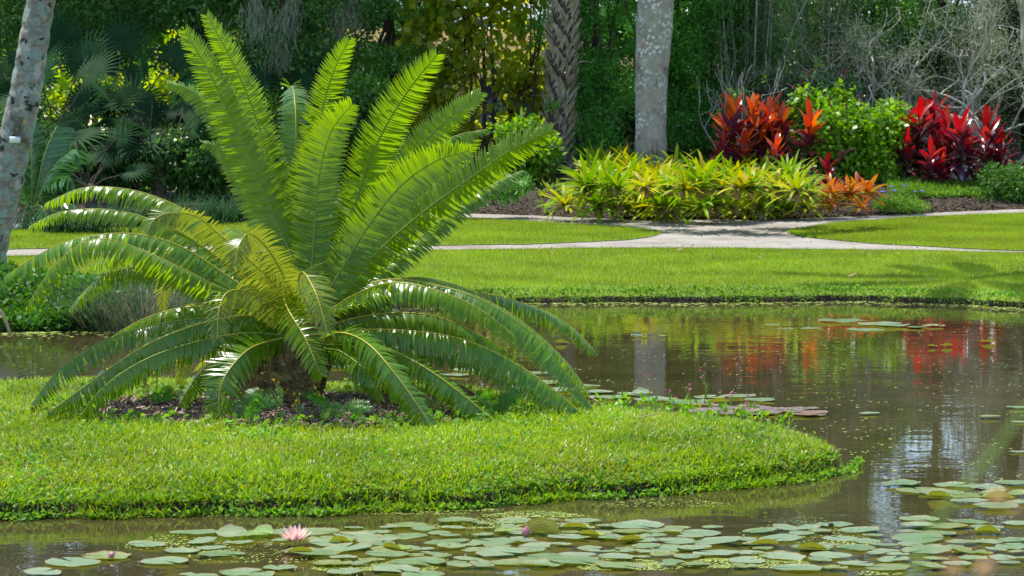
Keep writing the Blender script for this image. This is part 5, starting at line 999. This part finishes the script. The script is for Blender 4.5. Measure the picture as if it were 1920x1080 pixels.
# ------------------------------------------------------------------ LILY PADS
def pad_mesh(r, rim=0.0, wave=.03, notch=.22, fold=0.0, lift=0.0, seed=0, jag=0.0, spin=0.0):
    n = 44; th = np.linspace(notch / 2, 2 * np.pi - notch / 2, n); rad = np.array([0.02, .35, .7, .93, 1.0]) * r
    V = []; ph = R.uniform(0, 6.28, 3)
    for q in rad:
        u = q / r; rr = q * (1 + .03 * np.sin(3 * th + ph[0]) + .02 * np.sin(7 * th + ph[1]) * u + jag * R.normal(0, 1, n) * (u > .95))
        z = .004 + wave * r * u ** 2 * (np.sin(4 * th + ph[2]) * .5 + .2 * np.sin(9 * th)) + rim * r * max(0, u - .9) * 10
        V.append(np.stack([rr * np.cos(th), rr * np.sin(th), z], 1))
    V = np.array(V)
    if spin: V[..., 0], V[..., 1] = V[..., 0] * math.cos(spin) - V[..., 1] * math.sin(spin), V[..., 0] * math.sin(spin) + V[..., 1] * math.cos(spin)
    if fold:
        x = V[..., 1].copy(); e = (.15 if fold > 1.5 else .5) * r; over = np.clip(x - e, 0, None); V[..., 1] = np.where(x > e, e + over * math.cos(fold), x); V[..., 2] += over * math.sin(fold)
    V[..., 2] += lift
    i = np.arange(len(rad) - 1)[:, None]; j = np.arange(n - 1)[None]
    Fq = np.stack([i * n + j, (i + 1) * n + j, (i + 1) * n + j + 1, i * n + j + 1], -1).reshape(-1, 4)
    A = Acc(); A.add(V.reshape(-1, 3), Fq, np.stack([(np.repeat(rad, n) / r), np.zeros(len(rad) * n)], 1)); return A
PADS = [pad_mesh(1, wave=R.uniform(.015, .06), jag=.012, notch=R.uniform(.12, .4), rim=R.uniform(-.01, .06), spin=R.uniform(0, 6.28)) for _ in range(9)]
PADM = [a.build('lily_pad', M['pad'], smooth=True) for a in PADS]; padused = [False] * 9
PADP = []
def pad(px, py, wpx, label, grp, mat=None, z=None, tilt=.02, model=None):
    q = PZ(px, py, 0); r = wpx / 2 / (F / q[1])
    k = R.integers(9); o = PADM[k] if not padused[k] else copy_tree(PADM[k]); padused[k] = True
    if mat:
        o.data = o.data.copy(); o.data.materials[0] = M[mat]
    q[2] = (R.uniform(.004, .012) if z is None else z); PADP.append((q[0], q[1], r))
    q[2] += 0.0012 * (len(PADP) % 9)
    o.location = tuple(q); o.scale = (r * 1.03, r * R.uniform(.7, .9), r * R.uniform(.5, 1.2)); o.rotation_euler = (R.normal(0, tilt), R.normal(0, tilt), R.normal(0, .25)); tag(o, label, 'lily pad', grp); return o
gA, gB, gC, gD, gE = 'lily pads round the pink flower', 'lily pads crowded in front of the island', 'lily pads in front of the island tip', 'lily pads in the open water past the island', 'lily pads at the back of the pond'
single = [(135, 1056, 105, 'lone notched pad nearest the pond corner by the bottom of the picture', gA), (200, 1046, 90, 'pad touching the pink bud', gA), (366, 1003, 92, 'flat pad furthest back behind the flower group', gA), (275, 1024, 80, 'pale weed-speckled pad behind the bud', gA), (310, 1056, 88, 'pad with a turned-up edge in front of the speckled one', gA), (80, 1079, 70, 'pad cut by the bottom of the picture near the lone notched pad', gA)]
for a in single: pad(*a)
def fill(n, poly, w0, w1, label, grp, gap=.8):
    x0, x1, y0, y1, fn = poly; c = 0; tr = 0
    while c < n and tr < 6000:
        tr += 1; px, py = R.uniform(x0, x1), R.uniform(y0, y1)
        if not fn(px, py): continue
        q = PZ(px, py, 0); w = R.uniform(w0, w1); r = w / 2 / (F / q[1])
        if any((q[0] - a) ** 2 + (q[1] - b_) ** 2 < ((r + c_) * gap) ** 2 for a, b_, c_ in PADP): continue
        l_ = label if isinstance(label, str) else label(px, py, w); pad(px, py, w, l_, grp if callable(label) is False else l_.split(' the ')[-1] and ('lily pads ' + l_[l_.rfind(' by ') + 1:] if ' by ' in l_ else 'lily pads of the ' + l_.split(' the ', 1)[1]), tilt=.035); c += 1
def front_label(px, py, w):
    rowl = 'back edge' if py < 985 else ('middle' if py < 1015 else ('front half' if py < 1042 else 'nearest edge'))
    col = 'past the yellow upturned pad' if px > 1060 else ('between the flower buds' if px > 700 else 'beside the pink flower')
    return f'{"small" if w < 75 else ("large" if w > 105 else "medium")} pad at the {rowl} of the crowd {col}'
def front_label2(px, py, w):
    rowl = 'back edge' if py < 985 else ('middle' if py < 1015 else ('front half' if py < 1042 else 'nearest edge'))
    col = 'opposite the island tip' if px < 1560 else 'by the corner of the picture'
    return f'{"small" if w < 75 else ("large" if w > 105 else "medium")} pad at the {rowl} of the raft {col}'
fill(22, (330, 760, 985, 1085, lambda a, b_: b_ > 1004 - (a - 400) * .03), 40, 105, front_label, gA, .8)
fill(96, (600, 1345, 974, 1066, lambda a, b_: b_ > 976 + abs(a - 1010) * .04), 34, 104, front_label, gB, .76)
fill(5, (600, 800, 1050, 1085, lambda a, b_: True), 80, 120, front_label, gB, .8)
fill(38, (1330, 1760, 985, 1072, lambda a, b_: b_ > 990 + abs(a - 1500) * .04), 40, 104, front_label2, gC, .9)
fill(14, (1690, 1930, 1015, 1062, lambda a, b_: True), 40, 96, front_label2, gC, .9)
for a in [(1565, 987, 68, 'isolated pad carrying a dark pebble, opposite the island tip'), (1690, 912, 76, 'pad at the rear of the group past the island tip'), (1725, 920, 90, 'large pad overlapping the rear one past the island tip'), (1790, 912, 78, 'separate round pad in the rear group past the island tip'), (1765, 926, 84, 'pad in the middle of the rear chain of pads'), (1815, 931, 74, 'pad beside the brown-edged one'), (1850, 918, 70, 'pad behind the curled brown pad'), (1900, 910, 70, 'pad at the edge of the picture behind the curled one'),
          (1880, 930, 90, 'large pad next to the curled brown pad'), (1818, 943, 74, 'pad floating just in front of the curled brown pad'), (1868, 954, 84, 'ragged pad in front of the curled brown pad'), (1912, 945, 60, 'pad cut by the side of the picture'), (1725, 976, 74, 'weed-covered pad in the middle group'), (1770, 990, 86, 'pad in the middle group, nearest the weed-covered one'), (1815, 980, 78, 'pad at the back of the middle group'), (1850, 992, 62, 'small pad with orange spots in the middle group'), (1910, 984, 60, 'pad at the picture side of the middle group'), (1720, 990, 60, 'small pad in front of the weed-covered one')]: pad(*a[:4], gD)
for a in [(1578, 604, 88, 'wide flat pad furthest back in the pond'), (1658, 612, 98, 'widest pale pad among the furthest ones'), (1622, 619, 74, 'yellowish flat pad in front of the widest pale one'), (1475, 617, 34, 'tiny pad over the reflection of orange leaves'), (1448, 611, 30, 'tiny pad further back over the orange reflection'), (1520, 617, 40, 'narrow pad between the tiny and the yellowish ones'), (1750, 613, 44, 'small pad over the crimson reflection'), (1718, 616, 36, 'smallest pad near the crimson reflection'), (1630, 778, 40, 'small purple pad alone in the open water'), (1905, 767, 36, 'thin pad at the picture side, furthest back'), (1855, 785, 40, 'thin pad adrift in the open water'), (1912, 793, 34, 'thin pad in front of the adrift one at the picture side'), (1910, 849, 36, 'small pad at the picture side in the open water')]:
    pad(*a[:4], gE, tilt=.0)
# pads behind the island (partly visible)
for a in [(1140, 748, 70), (1185, 742, 60), (1230, 752, 80), (1285, 757, 90), (1120, 738, 60), (1060, 733, 80), (1010, 722, 90), (960, 716, 70), (930, 700, 80), (880, 696, 70), (980, 704, 90), (1330, 748, 60), (1385, 745, 70), (1425, 752, 56), (850, 706, 60), (700, 688, 70), (760, 680, 60), (640, 690, 60), (1100, 725, 50)]:
    pad(a[0], a[1], a[2], 'pale pad close behind the island, seen past the drooping fronds', 'lily pads close behind the island', tilt=.01)
for k in range(34):
    px = R.uniform(1295, 1560); py = 768 + R.uniform(-6, 10) + (px - 1295) * .012
    pad(px, py, R.uniform(30, 60), 'withered purple-brown pad in the raft just behind the island', 'purple-brown pads behind the island', 'padpurple', tilt=.015)
# upturned pads
def foldpad(px, py, wpx, fold, rz, label, mat='padfold', r_=None):
    if fold < 1.5: mat = 'pad' if (py < 800 or fold < 1.0) else mat
    wpx = wpx * (.72 if py < 700 else 1); q = PZ(px, py, 0); r = wpx / 2 / (F / q[1]); A = pad_mesh(1, wave=.05, fold=fold, notch=.3); o = A.build('upturned_lily_pad', M[mat], smooth=True)
    o.location = (q[0], q[1], .02); o.scale = (r, r, r); o.rotation_euler = (0, 0, rz); tag(o, label, 'lily pad', 'upturned lily pads')
for a in [(1015, 1006, 72, 1.9, 3.1, 'bright yellow pad standing on edge beside the pink bud'), (745, 1034, 55, 1.2, 2.4, 'yellow-green pointed pad sticking up from the crowd'), (440, 1008, 70, .8, .4, 'dark green cupped pad behind the pink flower'), (485, 1006, 60, 1.0, -.6, 'smaller cupped pad touching the pink flower'), (560, 1040, 60, .9, 3.4, 'pad with raised yellow underside in front of the pink flower'), (1080, 994, 55, 1.0, 3.0, 'curled olive pad behind the yellow upturned one'), (945, 1000, 45, 1.2, 1.2, 'pale folded pad just behind the pink bud'), (1110, 1008, 50, 1.0, 2.8, 'half-folded yellow pad right of the curled olive one'), (1180, 1017, 55, .8, 3.3, 'tipped yellow-bottomed pad in the middle of the crowd'), (640, 1020, 50, 1.0, 3.0, 'rust-coloured curled pad beyond the pink flower'),
          (1430, 1025, 60, .9, 3.2, 'olive-edged tipped pad in the raft opposite the island tip'), (1520, 1032, 60, .9, 3.0, 'tipped pad with brown underside in the raft'), (1870, 938, 60, 1.3, 3.1, 'curled brown pad in the rear group'), (1762, 935, 50, 1.2, 2.9, 'brown-edged curled pad past the island tip'), (1850, 1001, 50, 1.2, 3.1, 'yellow curled pad in the middle group'), (905, 637, 34, 1.3, 2.6, 'green pad standing up behind the drooping frond'), (1195, 632, 34, 1.4, .3, 'upright green leaf on the reflection of the smooth palm'), (1240, 633, 26, 1.5, 1.0, 'small upright leaf next to the palm reflection'), (1210, 628, 28, 1.2, 2.9, 'folded leaf behind the upright one on the palm reflection'), (1052, 645, 36, 1.2, 3.1, 'bright green folded pad beyond the frond tips'), (1775, 651, 34, .9, 3.0, 'green folded pad over the crimson reflection'), (1748, 652, 26, .8, 2.8, 'small folded pad next to the crimson reflection'), (1853, 644, 40, .7, 3.0, 'yellow-green folded pad alone in open water'), (1345, 757, 50, .7, 3.2, 'yellow-green cupped pad at the back edge of the island'), (1205, 741, 40, 1.0, .2, 'pale folded pad behind the island edge')]: foldpad(*a)
# pebble on pad
q = PZ(1553, 985, 0.02); A = Acc(); C, _ = spline([q, q + [.012, 0, .004], q + [.028, 0, 0]], 8); A.add(*tube(C, .011 * np.array([.2, .8, 1, 1.1, 1, .9, .6, .1]), 8)); tag(A.build('pebble', M['bark'], smooth=True, origin=q), 'dark pebble on the isolated pad', 'pebble')
# pink water lily
q = PZ(553, 1026, 0) + [0, 0, .02]; t = empty('water_lily', tuple(q), 'pink open water lily flower with yellow centre among the pads', 'flower')
for n, el, L, w in ((10, .25, .085, .026), (9, .6, .085, .024), (8, .95, .075, .022), (6, 1.2, .06, .018)):
    a = np.arange(n) * 2 * np.pi / n + R.uniform(0, 1); D = np.stack([np.cos(a) * np.cos(el), np.sin(a) * np.cos(el), np.full(n, math.sin(el))], 1); N = np.stack([-np.cos(a) * np.sin(el), -np.sin(a) * np.sin(el), np.full(n, math.cos(el))], 1)
    A = Acc(); A.add(*ribbons(np.tile(q + [0, 0, .01], (n, 1)) + D * .008, D, N, L * R.uniform(.9, 1.1, n), w, 6, [.35, .7, .95, 1, .75, .35, .03], .5, fold=.15)); A.build('petals', M['petal'], t, origin=q)
n = 40; D = rdir(n, 2.2); A = Acc(); A.add(*ribbons(np.tile(q + [0, 0, .015], (n, 1)), D, rdir(n), .035, .004, 2, [1, 1, .5], .5)); A.build('stamens', M['stamen'], t, origin=q)
def bud(px, py, h, tilt, label):
    q = PZ(px, py, 0); d = unit([tilt, -.1, 1]); C = np.array([q + d * h * s for s in np.linspace(0, 1, 10)]); A = Acc(); A.add(*tube(C, h * np.array([.1, .12, .14, .22, .29, .3, .26, .18, .1, .02]), 12, lambda i, th: .0015 * np.sin(th * 4)))
    tag(A.build('lily_bud', M['bud'], smooth=True, origin=q), label, 'flower bud', 'water lily buds')
bud(984, 1010, .065, .15, 'pink bud standing up beside the yellow upturned pad'); bud(203, 1048, .045, .9, 'small reddish bud leaning over the pad near the lone notched one')
# duckweed
def duck(name, px, py, size, label):
    q = np.array([PZ(a, b_, 0) for a, b_ in zip(px, py)]); n = len(q); q[:, 2] = .0035; k = 6; th = np.linspace(0, 2 * np.pi, k, endpoint=False)
    s = size * R.uniform(.5, 1.3, n); V = q[:, None] + np.stack([np.cos(th) * 1.0, np.sin(th), 0 * th], 1)[None] * s[:, None, None]; V[:, :, 2] += R.uniform(0, .002, n)[:, None]
    Fq = (np.arange(n) * k)[:, None] + np.arange(k)[None]; A = Acc(); A.add(V.reshape(-1, 3), Fq); tag(A.build(name, M['duck']), label, 'duckweed', kind='stuff')
px, py = [], []
for cx_, cy_, rx, ry, n in [(1400, 1055, 110, 14, 1500), (700, 1062, 110, 12, 1300), (1180, 1062, 90, 10, 900), (1090, 1056, 90, 9, 800), (1210, 1031, 60, 8, 250), (930, 985, 120, 10, 500), (1000, 966, 90, 6, 500), (60, 968, 160, 5, 500), (880, 957, 60, 4, 250), (750, 962, 120, 5, 300), (1500, 1000, 120, 25, 300), (1650, 1075, 40, 6, 150), (1590, 1018, 60, 8, 200), (330, 1020, 90, 14, 300), (480, 1040, 120, 20, 300), (1250, 945, 120, 8, 200), (250, 965, 200, 5, 300), (1800, 1000, 130, 60, 120)]:
    a = R.uniform(0, 6.28, n); r = np.sqrt(R.random(n)) * (1 + .2 * np.sin(a * 3)); px.append(cx_ + rx * r * np.cos(a)); py.append(cy_ + ry * r * np.sin(a))
px, py = np.concatenate(px), np.concatenate(py); kp = py < 1090; duck('duckweed', px[kp], py[kp], .0055, 'patches of yellow-green duckweed between the near lily pads')
n = 3800; a = R.random(n); px = R.uniform(0, 1920, n); py = 572 + (R.random(n) ** 1.3) * 330; w = PZ
keep = [(idist(PZ(u, v, 0)[0], PZ(u, v, 0)[1]) < 0) for u, v in zip(px, py)]; kp = np.array(keep) & (R.random(n) < np.where(px < 1000, .5, 1)); dn = np.sin(px * .011 + py * .05) * np.sin(px * .023 - py * .07 + 2) + R.normal(0, .35, len(px)); kp &= dn > -.15; duck('duckweed', px[kp], py[kp], .010, 'specks of duckweed drifting over the open pond')
n = 1500; px = R.uniform(0, 1920, n); X_ = (px - 960) / F * 26; ys = Yfar(X_) - np.abs(R.normal(0, .25, n)) - .02; py = np.array([230 + F * 2 / v for v in ys]); duck('duckweed', px, py, .02, 'line of duckweed against the far bank')

# ------------------------------------------------------------------ out-of-focus stems close to the camera
Yn = 1.0
t0 = P(1700, 1120, Yn); t = empty('foreground_reed', tuple(t0), 'blurred green stem with pinkish joints close to the camera', 'stem')
C, _ = spline([P(1690, 1130, Yn), P(1745, 1000, Yn), P(1800, 920, Yn), P(1860, 850, Yn), P(1925, 760, Yn)], 24); A = Acc(); A.add(*tube(C, np.linspace(.0009, .0007, 24), 8)); A.build('stem', M['stemgreen'], t, smooth=True, origin=t0)
for a, b_, s in ((1870, 935, 1.0), (1898, 955, .6), (1770, 1035, .5), (1785, 1070, 1.0), (1845, 1068, 1.1)):
    c = P(a, b_, Yn); C, _ = spline([c + [-.0026 * s, 0, -.002 * s], c, c + [.0034 * s, 0, .0026 * s]], 8); A = Acc(); A.add(*tube(C, .0026 * s * np.array([.3, .8, 1, 1, 1, .8, .5, .1]), 8)); A.build('joint', M['node'], t, smooth=True, origin=t0)
q = P(-30, 560, 9.0); C, _ = spline([q, P(0, 583, 9), P(12, 605, 9), P(19, 627, 9)], 14); A = Acc(); A.add(*tube(C, .006, 6)); tag(A.build('dry_twig', M['brownstem'], origin=q), 'brown dry twig tip poking in at the side above the water', 'twig')

# ------------------------------------------------------------------ light, sky, camera
sd = unit([-0.22, 0.27, 0.937])
el = math.asin(sd[2]); azm = math.atan2(sd[0], sd[1])
w = bpy.data.worlds.new('World'); bpy.context.scene.world = w; w.use_nodes = True; nt = w.node_tree; nt.nodes.clear()
sk = nt.nodes.new('ShaderNodeTexSky'); sk.sky_type = 'NISHITA'; sk.sun_disc = False; sk.sun_elevation = el; sk.sun_rotation = azm; sk.dust_density = 0.6; sk.air_density = 1.0
bg = nt.nodes.new('ShaderNodeBackground'); bg.inputs[1].default_value = 0.15; ow_ = nt.nodes.new('ShaderNodeOutputWorld'); nt.links.new(sk.outputs[0], bg.inputs[0]); nt.links.new(bg.outputs[0], ow_.inputs[0])
ld = bpy.data.lights.new('sun', 'SUN'); ld.energy = 3.7; ld.angle = math.radians(0.5); ld.color = (1, .96, .88); lo = bpy.data.objects.new('sun', ld); COL.objects.link(lo)
from mathutils import Vector
lo.rotation_euler = Vector(-sd).to_track_quat('-Z', 'Y').to_euler()
cam = bpy.data.cameras.new('camera'); co = bpy.data.objects.new('camera', cam); COL.objects.link(co); co.location = (0, 0, CZ); co.rotation_euler = (math.pi / 2 - PITCH, 0, 0)
cam.sensor_width = 36; cam.lens = F / 1920 * 36; cam.clip_end = 2000; cam.dof.use_dof = True; cam.dof.focus_distance = 15.0; cam.dof.aperture_fstop = 10
sc = bpy.context.scene; sc.camera = co
sc.view_settings.view_transform = 'Standard'; sc.view_settings.look = 'None'; sc.view_settings.exposure = 1.15; sc.view_settings.gamma = 1
sc.cycles.max_bounces = 6; sc.cycles.transparent_max_bounces = 4; sc.cycles.diffuse_bounces = 3; sc.cycles.transmission_bounces = 3
sc.cycles.sample_clamp_indirect = 6
